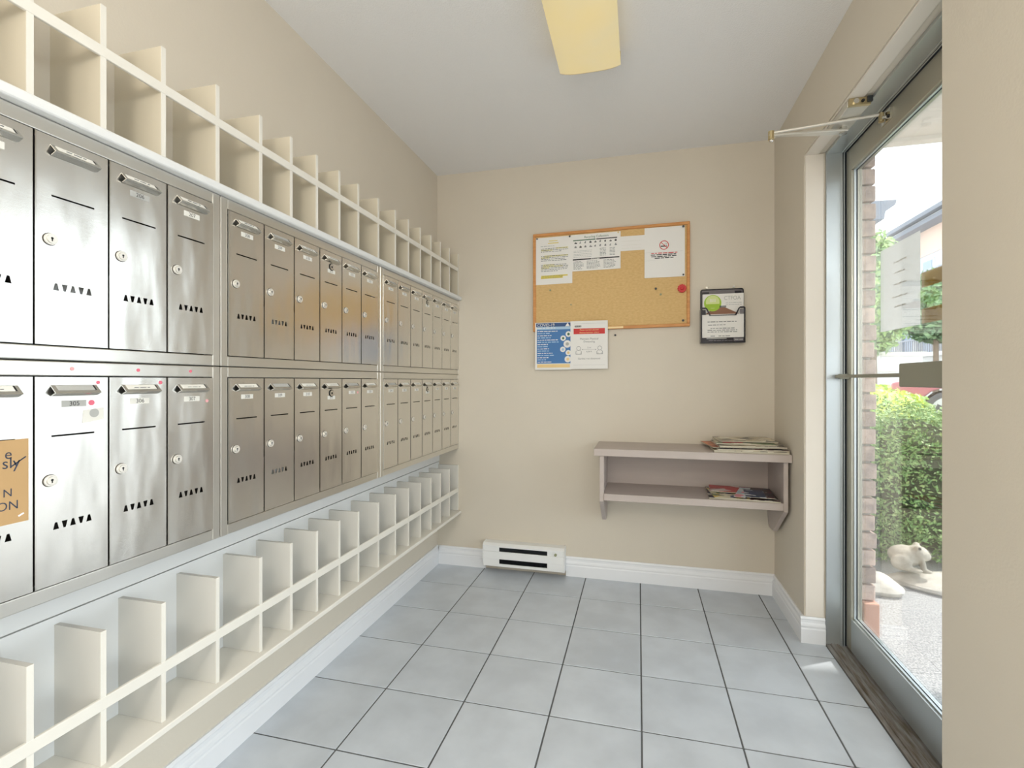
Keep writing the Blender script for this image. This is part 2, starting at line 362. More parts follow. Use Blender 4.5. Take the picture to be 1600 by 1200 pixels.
# opening liner (cream return), threshold and aluminium frame
g = G(); g.box(WR + 0.004, 0.777, OY1 - 0.006, OY1, 0.112, OZ - 0.004, M['cream']); g.box(WR + 0.004, 0.777, OY0, OY0 + 0.006, 0, OZ - 0.004, M['cream'])
g.box(WR + 0.004, 0.758, OY0, OY1, OZ - 0.006, OZ, M['cream']); struct('trim_1', g, bevel=0.003, seg=2)
g = G(); g.box(0.783, 0.80, OY0, OY1, -0.008, 0.004, M['sill']); g.box(0.80, 0.835, OY0, OY1, -0.008, 0.009, M['sill']); g.box(0.835, 0.91, OY0, OY1, -0.008, 0.005, M['sill'])
for k in range(3): g.box(0.802 + k * 0.011, 0.806 + k * 0.011, OY0, OY1, 0.009, 0.0115, M['sill'])
struct('trim_2', g, bevel=0.001)
g = G()
for y0, y1, s in ((OY1 - 0.012, OY1, 1), (OY0, OY0 + 0.012, -1)):
    g.box(0.783, 0.842, y0, y1, 0.005, OZ, M['alu'])
    a = OY1 - 0.016 if s > 0 else OY0 + 0.012
    g.box(0.838, 0.845, a, a + 0.004, 0.005, OZ, M['alu']); g.box(0.848, 0.852, a, a + 0.004, 0.005, OZ, M['alu'])
    g.box(0.842, 0.90, y0 + 0.004 * (s > 0), y1 - 0.004 * (s < 0), 0.005, OZ, M['gasket'])
g.box(0.783, 0.842, OY0 + 0.012, OY1 - 0.012, OZ - 0.012, OZ, M['alu']); g.box(0.838, 0.845, OY0 + 0.012, OY1 - 0.016, OZ - 0.016, OZ - 0.012, M['alu']); g.box(0.848, 0.852, OY0 + 0.012, OY1 - 0.016, OZ - 0.016, OZ - 0.012, M['alu'])
g.box(0.842, 0.90, OY0 + 0.012, OY1 - 0.012, OZ - 0.008, OZ, M['gasket'])
struct('trim_3', g, bevel=0.001)

# ------------------------------------------------------------------ glass entrance door
door = bpy.data.objects.new('door_1', None); C.objects.link(door); door.location = (0.88, 1.846, 0.012); door['kind'] = 'structure'
door['label'] = 'glass entrance door in an aluminium frame, grey push bar across it'
DX0, DX1, DY0, DY1, DZ0, DZ1 = 0.857, 0.898, OY0 + 0.018, OY1 - 0.019, 0.014, 2.1035
for y0, y1 in ((DY1 - 0.046, DY1), (DY0, DY0 + 0.046)):
    g = G(); g.box(DX0, DX1, y0, y1, DZ0, DZ1, M['alutan']); obj('stile', g, door, bevel=0.0015)
g = G(); g.box(DX0 - 0.0004, DX1, DY0 + 0.046, DY1 - 0.046, 2.012, DZ1, M['alutan']); obj('top_rail', g, door, bevel=0.0015)
g = G(); g.box(DX0 - 0.0004, DX1, DY0 + 0.046, DY1 - 0.046, DZ0, 0.147, M['alu']); obj('bottom_rail', g, door, bevel=0.0015)
g = G()
a0, a1, b0, b1 = DY0 + 0.046, DY1 - 0.046, 0.147, 2.012
for w, x0, x1, mm in ((0.006, 0.866, 0.874, M['alu']), (0.007, 0.8745, 0.8785, M['gasket'])):
    g.box(x0, x1, a0, a0 + w, b0, b1, mm); g.box(x0, x1, a1 - w, a1, b0, b1, mm); g.box(x0, x1, a0 + w, a1 - w, b0, b0 + w, mm); g.box(x0, x1, a0 + w, a1 - w, b1 - w, b1, mm)
obj('glazing_bead', g, door)
g = G(); g.box(0.879, 0.884, a0 + 0.002, a1 - 0.002, b0 + 0.002, b1 - 0.002, M['glass']); obj('pane', g, door)
for z0, z1 in ((1.434, 1.482), (1.319, 1.366)):
    g = G(); g.box(0.8845, 0.8875, 1.45, 1.817, z0, z1, M['goldfoil']); obj('brass_strip', g, door, bevel=0.0008, label='polished brass strip across the glass')
g = G()
g.box(0.812, 0.822, 1.765, 2.315, 1.147, 1.160, M['barmetal']); g.box(0.822, 0.857, 2.286, 2.312, 1.143, 1.164, M['barmetal'])
obj('push_bar', g, door, bevel=0.002)
g = G(); g.box(0.80, 0.8565, 1.40, 1.77, 1.116, 1.190, M['barmetal']); obj('latch_case', g, door, bevel=0.003)
# notice taped on the outside of the glass
o_, u_, w_ = (0.8846, 0, 0), (0, 1, 0), (0, 0, 1)
g = G(); g.box(0.8848, 0.8856, 1.825, 2.088, 1.318, 1.622, M['thinpaper'])
rr = random.Random(3)
for z, y0, y1 in ((1.553, 1.905, 1.99), (1.515, 1.915, 1.985), (1.474, 1.905, 1.995), (1.430, 1.90, 2.0), (1.395, 1.91, 1.985)):
    g.words((0.8844, 0, 0), u_, w_, y0, y1, z, 0.0055, M['label'], rr)
tag(obj('notice_sheet', g), 'white paper notice taped to the outside of the door glass, five short faint lines', 'notice')
# door closer
cl = thing('door_closer', 'silver arm door closer at the head of the glass door', 'door closer', (0.745, 2.0, 2.075))
g = G(); g.box(0.708, 0.778, 1.91, 2.10, 2.090, 2.1135, M['closer']); obj('closer_body', g, cl, bevel=0.004, seg=2)
g = G(); g.box(0.710, 0.776, 1.898, 1.91, 2.088, 2.1135, M['brasspale']); g.cyl((0.73, 1.8985, 2.101), (0.73, 1.892, 2.101), 0.009, M['chrome']); g.cyl((0.751, 1.8985, 2.101), (0.751, 1.893, 2.101), 0.005, M['dark']); g.box(0.764, 0.78, 1.892, 1.902, 2.095, 2.1135, M['fins']); obj('end_plate', g, cl)
S_, E_, D_ = (0.75, 2.06, 2.08), (0.495, 2.03, 2.078), (0.838, 1.972, 2.082)
g = G(); g.cyl((S_[0], S_[1], 2.092), (S_[0], S_[1], 2.066), 0.013, M['chrome']); obj('spindle', g, cl, smooth=True)
g = G(); d = np.array(E_) - np.array(S_); L = np.linalg.norm(d); d /= L; n = np.array([-d[1], d[0], 0])
g.prism([tuple((np.array(S_) + d * t + n * w)[:2]) for t, w in ((-0.012, 0.016), (0.09, 0.016), (L, 0.008), (L + 0.01, 0.007), (L + 0.01, -0.007), (L, -0.008), (0.09, -0.016), (-0.012, -0.016))], 'z', 2.072, 2.080, M['closer'])
obj('main_arm', g, cl, bevel=0.0015)
g = G(); g.cyl((E_[0], E_[1], 2.060), (E_[0], E_[1], 2.092), 0.011, M['brasspale']); g.sph((E_[0], E_[1], 2.058), 0.008, M['chrome'], 10, 6); obj('elbow', g, cl, smooth=True)
g = G(); g.cyl((E_[0], E_[1], 2.086), (D_[0], D_[1], D_[2]), 0.0055, M['closer'], 10); obj('forearm_rod', g, cl, smooth=True)
g = G(); g.box(0.849, 0.8562, 1.935, 2.0, 2.048, 2.088, M['chrome']); g.cyl((0.838, 1.972, 2.055), (0.838, 1.972, 2.086), 0.009, M['brasspale']); g.box(0.836, 0.849, 1.962, 1.982, 2.06, 2.07, M['chrome']); g.cyl((0.8488, 1.948, 2.062), (0.846, 1.948, 2.062), 0.006, M['dark'], 10); obj('shoe_bracket', g, cl)

# ------------------------------------------------------------------ mailboxes
XM = -1.078; DP = 0.1288; DW = 0.1262; DH = 0.394
def door_panel():
    bm = bmesh.new()
    def loop(pts):
        vs = [bm.verts.new((0, a, b)) for a, b in pts]
        return [bm.edges.new((vs[i], vs[(i + 1) % len(vs)])) for i in range(len(vs))]
    es = loop([(0, 0), (DW, 0), (DW, DH), (0, DH)])
    es += loop([(0.0265, 0.2803), (0.1005, 0.2803), (0.1005, 0.2836), (0.0265, 0.2836)])
    for k in range(5):
        a = 0.0291 + 0.0142 * k
        if k % 2 == 0: es += loop([(a, 0.104), (a + 0.0098, 0.104), (a + 0.0068, 0.1172), (a + 0.003, 0.1172)])
        else: es += loop([(a + 0.003, 0.104), (a + 0.0068, 0.104), (a + 0.0098, 0.1172), (a, 0.1172)])
    bmesh.ops.triangle_fill(bm, use_beauty=True, use_dissolve=False, edges=es)
    r = bmesh.ops.extrude_face_region(bm, geom=bm.faces[:])
    for v in r['geom']:
        if isinstance(v, bmesh.types.BMVert): v.co.x -= 0.0016
    bmesh.ops.recalc_face_normals(bm, faces=bm.faces)
    bm.faces.ensure_lookup_table()
    # proud left edge, in chrome to stand in for its bright highlight
    g = G(); g.v = [tuple(v.co) for v in bm.verts]; bm.verts.index_update(); g.f = [[v.index for v in f.verts] for f in bm.faces]; g.m = [g.mi(M['steel'])] * len(g.f); bm.free()
    g.box(0.0, 0.0012, 0.0, 0.0024, 0, DH, M['chrome'])
    return g
def holder(ins):
    g = G(); y0, y1 = 0.0248, 0.1045
    A, B, Cc = (0.0, 0.3785), (0.0145, 0.3635), (0.002, 0.3575)
    def plate(p, q, t, a, b, m, off=0.0):
        d = np.array([q[0] - p[0], q[1] - p[1]]); n = np.array([-d[1], d[0]]); n /= np.linalg.norm(n)
        if n[0] < 0 : n = -n
        P = [np.array(p) + n * off, np.array(q) + n * off]; Q = [x - n * t for x in P]
        g.prism([(P[0][0], P[0][1]), (P[1][0], P[1][1]), (Q[1][0], Q[1][1]), (Q[0][0], Q[0][1])], 'y', a, b, m)
    plate(A, B, 0.0012, y0, y1, M['chrome']); plate(B, Cc, 0.0012, y0, y1, M['chrome'])
    f = lambda t: (A[0] + (B[0] - A[0]) * t, A[1] + (B[1] - A[1]) * t)
    plate(f(0.08), f(0.68), 0.001, y0 + 0.007, y1 - 0.006, M[ins], 0.0006)
    plate(f(0.08), f(0.68), 0.001, y1 - 0.0088, y1 - 0.006, M['dark'], 0.0008)
    if ins == 'label':
        o2 = (0.0085, 0, 0.3705); g.words(o2, (0, 1, 0), (0.5, 0, 0.5) , y0 + 0.02, y1 - 0.025, 0.0015, 0.003, M['greyink'], R)
    return g
def lock():
    g = G(); c = (0.0, 0.024, 0.1985)
    g.cyl((-0.001, c[1], c[2]), (0.0008, c[1], c[2]), 0.0118, M['inside'], 20); g.cyl((0.0008, c[1], c[2]), (0.004, c[1], c[2]), 0.0108, M['lockface'], 20); g.cyl((0.004, c[1], c[2]), (0.0055, c[1], c[2]), 0.0082, M['chrome'], 20, 0.0078); g.cyl((0.0055, c[1], c[2]), (0.0062, c[1], c[2]), 0.0072, M['lockface'], 20)
    g.cyl((0.0062, c[1], c[2] + 0.0015), (0.0066, c[1], c[2] + 0.0015), 0.0022, M['dark'], 8); g.box(0.0062, 0.0066, c[1] - 0.0009, c[1] + 0.0009, c[2] - 0.004, c[2] + 0.0015, M['dark'])
    return g
def sticker(y, z, r, m): g = G(); g.cyl((0.0, y, z), (0.0007, y, z), r, M[m], 14); return g
proto = {}
def sub(key, name, gfun, parent, **kw):     # one of each kind is built, the rest are copies sharing its mesh
    if key in proto: return copy(proto[key], parent)
    proto[key] = obj(name, gfun(), parent, local=True, **kw); return proto[key]
banks = {}
def bank(y0, n, z0, label, num0, special):
    W = n * DP + 0.023 * 2 - 0.0026
    t = thing('mailbox_bank', label, 'mailbox', (XM, y0, z0), 'stainless steel mailbox banks on the left wall')
    H2 = 0.4535; L0, L1 = 0.0225, W - 0.0225; B0, B1 = 0.0275, 0.425
    g = G(); g.box(-0.03, 0, 0, L0, 0, H2, M['frame']); g.box(-0.03, 0, L1, W, 0, H2, M['frame']); g.box(-0.03, -0.0004, L0, L1, 0, B0, M['frame']); g.box(-0.03, -0.0004, L0, L1, B1, H2, M['frame'])
    obj('frame', g, t, local=True, bevel=0.0022, seg=2)
    g = G(); g.box(-0.139, -0.0305, 0.003, W - 0.003, 0.003, H2 - 0.003, M['inside']); obj('housing', g, t, local=True)
    for k in range(n):
        d = sub('door', 'door', door_panel, t); b0 = proto.setdefault('door_off', tuple(d.location))
        d.location = (b0[0] + 0.0012, b0[1] + L0 + 0.0013 + k * DP, b0[2] + 0.0292)
        sp = special.get(k, {})
        ins = sp.get('ins', 'label')
        sub('holder_' + ins, 'name_holder', lambda: holder(ins), d)
        lk = sub('lock', 'lock', lock, d, smooth=True)
        num = str(num0 + k)
        def lab():
            g = G(); mm = M[sp.get('lab', 'label')]; dz = sp.get('dz', 0.0)
            g.box(0, 0.0006, 0.043, 0.0855, 0.336 - dz, 0.3485 - dz, mm); g.text(num, (0.0008, 0, 0), (0, 1, 0), (0, 0, 1), 0.0645, 0.342 - dz, 0.0125, M['ink'])
            return g
        if 'nolab' not in sp: obj('number_label', lab(), d, local=True)
        if 'ring' in sp:
            g = G(); c = (0.064, 0.338); g.dot((0.001, 0, 0), (0, 1, 0), (0, 0, 1), c[0], c[1] + 0.004, 0.0135, M['dark'], 20, 0.010); g.cyl((0, c[0], c[1] + 0.004), (0.003, c[0], c[1] + 0.004), 0.0105, M['chrome'], 18); g.cyl((0.003, c[0], c[1] + 0.004), (0.0034, c[0], c[1] + 0.004), 0.004, M['dark'], 10)
            obj('round_lock', g, d, local=True)
        for (y, z, r, m) in sp.get('st', []): obj('sticker', sticker(y, z, r, m), d, local=True, label='round pink sticker')
        if 'patch' in sp:
            g = G(); g.add([(0.0003, 0.078, 0.302), (0.0003, 0.118, 0.3075), (0.0003, 0.118, 0.332), (0.0003, 0.08, 0.328)], [(0, 1, 2, 3)], M['label']); g.dot((0.0006, 0, 0), (0, 1, 0), (0, 0, 1), 0.1, 0.3215, 0.009, M['greylabel'], 14); obj('tape_patch', g, d, local=True, recalc=False)
    # local geometry origin fix: sub-parts were built in door coordinates
    return t
# the sub-parts' coordinates are those of the panel whose origin obj() moved; compensate once
_obj = obj
def obj(name, g, parent=None, **kw):
    o = _obj(name, g, parent, **kw)
    if kw.get('local') and parent is not None and parent.parent is not None and 'panel_org' in proto:
        o.location = np.array(o.location) - np.array(proto['panel_org'])
    return o
v = np.array(door_panel().v); proto['panel_org'] = np.array([(v[:, 0].min() + v[:, 0].max()) / 2, (v[:, 1].min() + v[:, 1].max()) / 2, v[:, 2].min()])
ZL, ZU = 0.7195, 1.1745
Y1, Y2, Y3 = 1.0535 - (6 * DP + 0.0434), 1.0555, 1.0555 + 6 * DP + 0.0434 + 0.002
lower1 = {2: dict(nolab=1), 3: dict(ins='greylabel', lab='greylabel', st=[(0.0953, 0.3425, 0.0055, 'pink'), (0.1075, 0.3835, 0.0035, 'pink')], patch=1),
          4: dict(st=[(0.1117, 0.3828, 0.0042, 'pink')]), 5: dict(st=[(0.1073, 0.3354, 0.0042, 'palepink')])}
bL1 = bank(Y1, 6, ZL, 'nearest lower steel mailbox bank with pink dot stickers along its top rail', 302, lower1)
for k in range(3):
    g = G(); g.cyl((-0.0004, 0.0225 + (3 + k) * DP + 0.063, 0.4395), (0.0006, 0.0225 + (3 + k) * DP + 0.063, 0.4395), 0.0036, M['palepink' if k == 0 else 'pink'], 14); obj('sticker', g, bL1, local=True, label='round pink sticker on the top rail')
bU1 = bank(Y1, 6, ZU, 'nearest upper steel mailbox bank, its wide doors brightly mirrored, no stickers', 202, {3: dict(nolab=1), 4: dict(lab='greylabel')})
mid = {1: dict(ins='greylabel'), 3: dict(ring=1, dz=0.016)}
bL2 = bank(Y2, 6, ZL, 'lower steel mailbox bank in the middle of the wall, six doors', 308, {1: dict(ins='greylabel', st=[(0.109, 0.366, 0.004, 'palepink')]), 3: dict(ring=1, dz=0.016), 4: dict(ins='greylabel', st=[(0.104, 0.341, 0.0045, 'palepink')])})
bU2 = bank(Y2, 6, ZU, 'upper steel mailbox bank in the middle of the wall, six doors', 208, mid)
bL3 = bank(Y3, 7, ZL, 'lower steel mailbox bank against the back wall corner, seven narrow-looking doors', 314, {0: dict(ins='greylabel'), 3: dict(ring=1, dz=0.016)})
bU3 = bank(Y3, 7, ZU, 'upper steel mailbox bank against the back wall corner, seven narrow-looking doors', 214, {0: dict(ins='greylabel'), 1: dict(ins='greylabel'), 3: dict(ring=1, dz=0.016)})
obj = _obj
# letters seen through the vents
for y, z, w, nm in ((0.715, 1.225, 0.10, 'white envelope behind the vents of the second upper door from the left'), (1.275, 0.77, 0.10, 'white envelope behind the vents of the second lower door of the middle bank'), (1.27, 1.225, 0.09, 'white envelope behind the vents of the second upper door of the middle bank')):
    g = G(); x0 = XM - 0.0275; g.box(x0, x0 + 0.004, y - w / 2 + 0.01, y + w / 2, z - 0.018, z + 0.135, M['paper']); g.box(x0 + 0.004, x0 + 0.0045, y - 0.03, y + 0.02, z + 0.03, z + 0.05, M['label'])
    tag(obj('envelope', g), nm, 'envelope')
# cardboard sign taped over a lower door
g = G(); g.box(XM + 0.0014, XM + 0.0042, 0.43, 0.637, 0.883, 1.031, M['cardboard'])
o_, u_, w_ = (XM + 0.0044, 0, 0), (0, 1, 0), (0, 0, 1)
for tx_, y, z, s in (('e', 0.608, 1.006, 0.026), ('sly', 0.612, 0.99, 0.028), ('N', 0.607, 0.938, 0.02), ('ON', 0.607, 0.915, 0.022)):
    g.text(tx_, o_, u_, w_, y, z, s, M['marker'], sx=0.9)
g.line(o_, u_, w_, 0.612, 0.984, 0.633, 0.999, 0.0022, M['marker']); g.line(o_, u_, w_, 0.622, 0.894, 0.63, 0.898, 0.003, M['paper'])
tag(obj('cardboard_sign', g), 'brown cardboard sign with handwritten letters taped over a lower mailbox', 'sign')

# ------------------------------------------------------------------ pigeonhole racks above and below the mailboxes
DV = [0.26, 0.39, 0.515, 0.642, 0.7665, 0.897, 1.0465, 1.1965, 1.325, 1.452, 1.581, 1.706, 1.858, 2.006, 2.136, 2.267, 2.397, 2.524, 2.657, 2.797]
up = thing('mail_sorter', 'white open pigeonhole rack standing on top of the mailboxes', 'mail sorter', (-1.15, 1.5, 1.628))
g = G(); g.box(WL, -1.056, 0.2, WB, 1.6295, 1.6515, M['softwhite']); obj('bottom_shelf', g, up, bevel=0.006, seg=3)
d0 = None
for y in DV:
    if d0 is None:
        g = G(); g.box(WL, XM - 0.002, y - 0.0055, y + 0.0055, 1.6515, 1.915, M['almond']); g.box(XM - 0.002, XM, y - 0.0055, y + 0.0055, 1.6515, 1.915, M['cubby']); d0 = obj('divider', g, up); b = np.array(d0.location) - [0, y, 0]
    else: copy(d0, up, b + [0, y, 0])
g = G(); g.box(XM - 0.006, XM + 0.001, 0.2, WB - 0.004, 1.807, 1.830, M['cubby']); obj('front_rail', g, up, bevel=0.001)
lo = thing('mail_sorter', 'white open pigeonhole rack with floor shelf hung under the mailboxes', 'mail sorter', (-1.15, 1.5, 0.322))
g = G(); g.box(WL, -1.058, 0.2, WB - 0.004, 0.322, 0.338, M['cubby']); obj('bottom_shelf', g, lo, bevel=0.002)
g = G(); g.box(WL, -1.208, 0.2, WB, 0.3385, 0.632, M['softwhite']); obj('back_panel', g, lo)
g = G(); g.box(WL, -1.2045, 0.2, WB, 0.636, 0.7185, M['softwhite']); obj('mounting_strip', g, lo, bevel=0.0015)
d0 = None
for y in DV:
    if d0 is None:
        g = G(); g.box(-1.208, XM - 0.002, y - 0.0055, y + 0.0055, 0.3385, 0.616, M['greyboard']); g.box(XM - 0.002, XM, y - 0.0055, y + 0.0055, 0.3385, 0.616, M['cubby']); d0 = obj('divider', g, lo); b = np.array(d0.location) - [0, y, 0]
    else: copy(d0, lo, b + [0, y, 0])
g = G(); g.box(XM - 0.006, XM + 0.001, 0.2, WB - 0.006, 0.452, 0.478, M['cubby']); obj('front_rail', g, lo, bevel=0.001)

# ------------------------------------------------------------------ cork board and papers on the back wall
BS = 0.0115                      # the board hangs a touch out of level
bz = lambda x, z: z + BS * (x + 0.6)
nb = thing('notice_board', 'oak-framed cork notice board on the back wall', 'notice board', (-0.16, 2.79, 1.42))
bx0, bx1, bz0, bz1 = -0.604, 0.274, 1.424, 1.999
def slab(g, x0, x1, z0, z1, y0, y1, m): g.prism([(x0, bz(x0, z0)), (x1, bz(x1, z0)), (x1, bz(x1, z1)), (x0, bz(x0, z1))], 'y', y0, y1, m)
fw = 0.0165
g = G(); slab(g, bx0 + fw, bx1 - fw, bz0 + fw, bz1 - fw, 2.790, WB, M['cork']); obj('cork_panel', g, nb)
for x0, x1, z0, z1 in ((bx0, bx1, bz1 - fw, bz1), (bx0, bx1, bz0, bz0 + fw), (bx0, bx0 + fw, bz0 + fw, bz1 - fw), (bx1 - fw, bx1, bz0 + fw, bz1 - fw)):
    g = G(); slab(g, x0, x1, z0, z1, 2.782, WB, M['oak']); obj('frame_bar', g, nb, bevel=0.003, seg=2)
U, Wz = (1, 0, BS), (0, 0, 1)
def sheet(x0, x1, z0, z1, y, sl=BS, m='paper'):       # returns mesh and print frame: origin at lower left
    g = G(); g.prism([(x0, z0), (x1, z0 + sl * (x1 - x0)), (x1, z1 + sl * (x1 - x0)), (x0, z1)], 'y', y, y + 0.0012, M[m])
    return g, (x0, y - 0.0003, z0), (1, 0, sl)
rr = random.Random(5)
# highlighted letter
g, o_, u_ = sheet(-0.587, -0.372, 1.6995, 1.9755, 2.7885)
g.rect(o_, u_, Wz, 0.078, 0.128, 0.252, 0.256, M['yellow']); g.rect(o_, u_, Wz, 0.072, 0.135, 0.238, 0.2425, M['yellow'])
for z, x0, x1, m in ((0.222, 0.028, 0.11, 'paleink'), (0.208, 0.03, 0.19, 'greyink'), (0.199, 0.03, 0.19, 'greyink'), (0.19, 0.03, 0.15, 'greyink'), (0.164, 0.03, 0.19, 'greyink'), (0.155, 0.03, 0.19, 'greyink'), (0.146, 0.03, 0.17, 'greyink'), (0.137, 0.03, 0.18, 'greyink'), (0.112, 0.03, 0.18, 'greyink'), (0.103, 0.03, 0.19, 'greyink'), (0.094, 0.03, 0.19, 'greyink'), (0.085, 0.03, 0.185, 'greyink'), (0.076, 0.03, 0.13, 'greyink')):
    g.words((o_[0], o_[1] - 0.0002, o_[2]), u_, Wz, x0, x1, z, 0.0036, M[m], rr)
for z, x0, x1 in ((0.206, 0.12, 0.19), (0.197, 0.03, 0.1), (0.162, 0.05, 0.19), (0.153, 0.03, 0.08), (0.110, 0.045, 0.11), (0.101, 0.04, 0.16), (0.092, 0.03, 0.08)): g.rect(o_, u_, Wz, x0, x1, z, z + 0.0075, M['paleyellow'])
g.rect(o_, u_, Wz, 0.032, 0.188, 0.045, 0.053, M['yellow']); g.rect(o_, u_, Wz, 0.03, 0.16, 0.034, 0.0455, M['yellow'])
for z in (0.047, 0.038): g.words((o_[0], o_[1] - 0.0002, o_[2]), u_, Wz, 0.035, 0.16, z, 0.003, M['knob'], rr)
tag(obj('letter_sheet', g), 'white letter with yellow highlighted paragraphs pinned at the board\'s upper left', 'letter')
# recycling sheet
g, o_, u_ = sheet(-0.379, -0.098, 1.768, 1.9785, 2.7865)
o2 = (o_[0], o_[1] - 0.0002, o_[2])
g.text('Recycling Collection', o_, u_, Wz, 0.145, 0.193, 0.0185, M['green'], sx=0.9)
g.rect(o_, u_, Wz, 0.012, 0.14, 0.1745, 0.180, M['green']); g.rect(o_, u_, Wz, 0.145, 0.262, 0.1745, 0.180, M['ink'])
for row, z in enumerate((0.158, 0.134)):
    for k in range(9):
        x = 0.02 + k * 0.0285; c = R.choice(('ink', 'greyink', 'greyink'))
        g.rect(o_, u_, Wz, x, x + R.uniform(0.007, 0.016), z, z + R.uniform(0.005, 0.012), M[c])
        g.dot(o2, u_, Wz, x + 0.006, z + 0.009, R.uniform(0.002, 0.004), M['greyink'], 8)
for z in (0.115, 0.107, 0.096, 0.088, 0.079): g.words(o_, u_, Wz, 0.015, 0.12, z, 0.0026, M['paleink'], rr)
for z in (0.12, 0.112, 0.104, 0.096, 0.088, 0.081): g.words(o_, u_, Wz, 0.165, 0.2, z, 0.003, M['greyink'], rr); g.words(o_, u_, Wz, 0.22, 0.25, z, 0.003, M['greyink'], rr)
g.rect(o_, u_, Wz, 0.010, 0.274, 0.063, 0.070, M['ink']); g.words(o2, u_, Wz, 0.115, 0.165, 0.065, 0.003, M['paper'], rr)
for z in (0.053, 0.046, 0.039, 0.032, 0.025, 0.018, 0.011):
    for x0, x1 in ((0.014, 0.075), (0.09, 0.17), (0.186, 0.26)): g.words(o_, u_, Wz, x0, x1 - R.uniform(0, 0.02), z, 0.0028, M['greyink'], rr)
tag(obj('recycling_sheet', g), 'recycling collection sheet of icons and black bars pinned beside the highlighted letter', 'notice')
# blank strip behind
g, o_, u_ = sheet(-0.105, 0.06, 1.869, 1.9515, 2.7885, 0.0)
for z in (0.012, 0.03, 0.052): g.words(o_, u_, Wz, 0.012, 0.12, z, 0.0022, M['label'], rr)
tag(obj('paper_strip', g), 'blank white paper between recycling sheet and no smoking sign', 'paper')
# no smoking sign
g, o_, u_ = sheet(0.033, 0.2475, 1.709, 1.9875, 2.7865, 0.0)
o2 = (o_[0], o_[1] - 0.0002, o_[2]); cx, cz = 0.105, 0.178
g.dot(o_, u_, Wz, cx, cz, 0.0255, M['red'], 28, 0.0215); g.rect(o_, u_, Wz, cx - 0.018, cx + 0.008, cz - 0.009, cz - 0.003, M['ink']); g.rect(o_, u_, Wz, cx + 0.009, cx + 0.016, cz - 0.009, cz - 0.003, M['greyink'])
for k in range(2): g.line(o_, u_, Wz, cx + 0.011 - k * 0.008, cz, cx + 0.015 - k * 0.008, cz + 0.012, 0.0018, M['greyink'])
g.line(o2, u_, Wz, cx - 0.0165, cz + 0.0165, cx + 0.0165, cz - 0.0165, 0.0035, M['red'])
g.rect(o_, u_, Wz, 0.005, 0.205, 0.1405, 0.1412, M['paleink'])
g.words(o_, u_, Wz, 0.036, 0.175, 0.1325, 0.005, M['red'], rr); g.words(o_, u_, Wz, 0.034, 0.178, 0.1235, 0.005, M['ink'], rr); g.words(o_, u_, Wz, 0.036, 0.175, 0.1145, 0.005, M['ink'], rr); g.words(o_, u_, Wz, 0.055, 0.155, 0.1055, 0.005, M['ink'], rr)
g.rect(o_, u_, Wz, 0.005, 0.06, 0.0945, 0.0952, M['paleink'])
tag(obj('no_smoking_sign', g), 'white no smoking sign with red circle pinned at the board\'s upper right', 'sign')
# health poster
g, o_, u_ = sheet(-0.590, -0.378, 1.200, 1.4755, 2.780, 0.004)
o2, o3 = (o_[0], o_[1] - 0.0002, o_[2]), (o_[0], o_[1] - 0.0004, o_[2])
g.rect(o_, u_, Wz, 0.006, 0.212, 0.25, 0.272, M['darkblue']); g.text('COVID-19', o2, u_, Wz, 0.064, 0.2595, 0.0245, M['paper'], sx=0.95)
g.add([tuple(np.array(o2) + np.array((a, 0, b))) for a, b in ((0.178, 0.252), (0.205, 0.252), (0.192, 0.272))], [(0, 1, 2)], M['paper'])
g.rect(o_, u_, Wz, 0.01, 0.212, 0.234, 0.25, M['paleblue']); g.rect(o_, u_, Wz, 0.01, 0.212, 0.036, 0.234, M['blue'])
g.words(o2, u_, Wz, 0.012, 0.12, 0.241, 0.005, M['paper'], rr)
for k in range(15):
    z = 0.222 - k * 0.0128; g.words(o2, u_, Wz, 0.014, 0.014 + R.uniform(0.05, 0.13), z, 0.0052 if k % 2 else 0.0042, M['paleblue'] if k % 2 else M['paper'], rr)
for x, z, r in ((0.197, 0.205, 0.017), (0.166, 0.182, 0.016), (0.190, 0.148, 0.022), (0.164, 0.117, 0.016), (0.196, 0.097, 0.016), (0.193, 0.06, 0.019)):
    g.dot(o2, u_, Wz, x, z, r, M['paper'], 18); g.dot(o3, u_, Wz, x, z, r * 0.45, M[R.choice(('paleblue', 'greylabel', 'green', 'beige'))], 10)
g.rect(o_, u_, Wz, 0.012, 0.205, 0.012, 0.032, M['beige'])
tag(obj('health_poster', g), 'blue COVID-19 poster hanging at the board\'s lower left corner', 'poster')
# distancing notice
g, o_, u_ = sheet(-0.381, -0.169, 1.2035, 1.479, 2.778, 0.002)
o2 = (o_[0], o_[1] - 0.0002, o_[2])
g.rect(o_, u_, Wz, 0.02, 0.2, 0.2595, 0.2605, M['paleink']); g.rect(o_, u_, Wz, 0.024, 0.062, 0.240, 0.2495, M['ink']); g.words(o2, u_, Wz, 0.027, 0.06, 0.243, 0.0032, M['paper'], rr)
g.rect(o_, u_, Wz, 0.018, 0.196, 0.2, 0.232, M['red'])
g.text('Please maintain physical', o2, u_, Wz, 0.107, 0.2235, 0.0125, M['beige'], sx=0.9); g.text('distance between others', o2, u_, Wz, 0.107, 0.2085, 0.0125, M['beige'], sx=0.9)
g.text('Maintain Physical', o_, u_, Wz, 0.107, 0.172, 0.0155, M['greyink']); g.text('Distancing', o_, u_, Wz, 0.107, 0.156, 0.0155, M['greyink'])
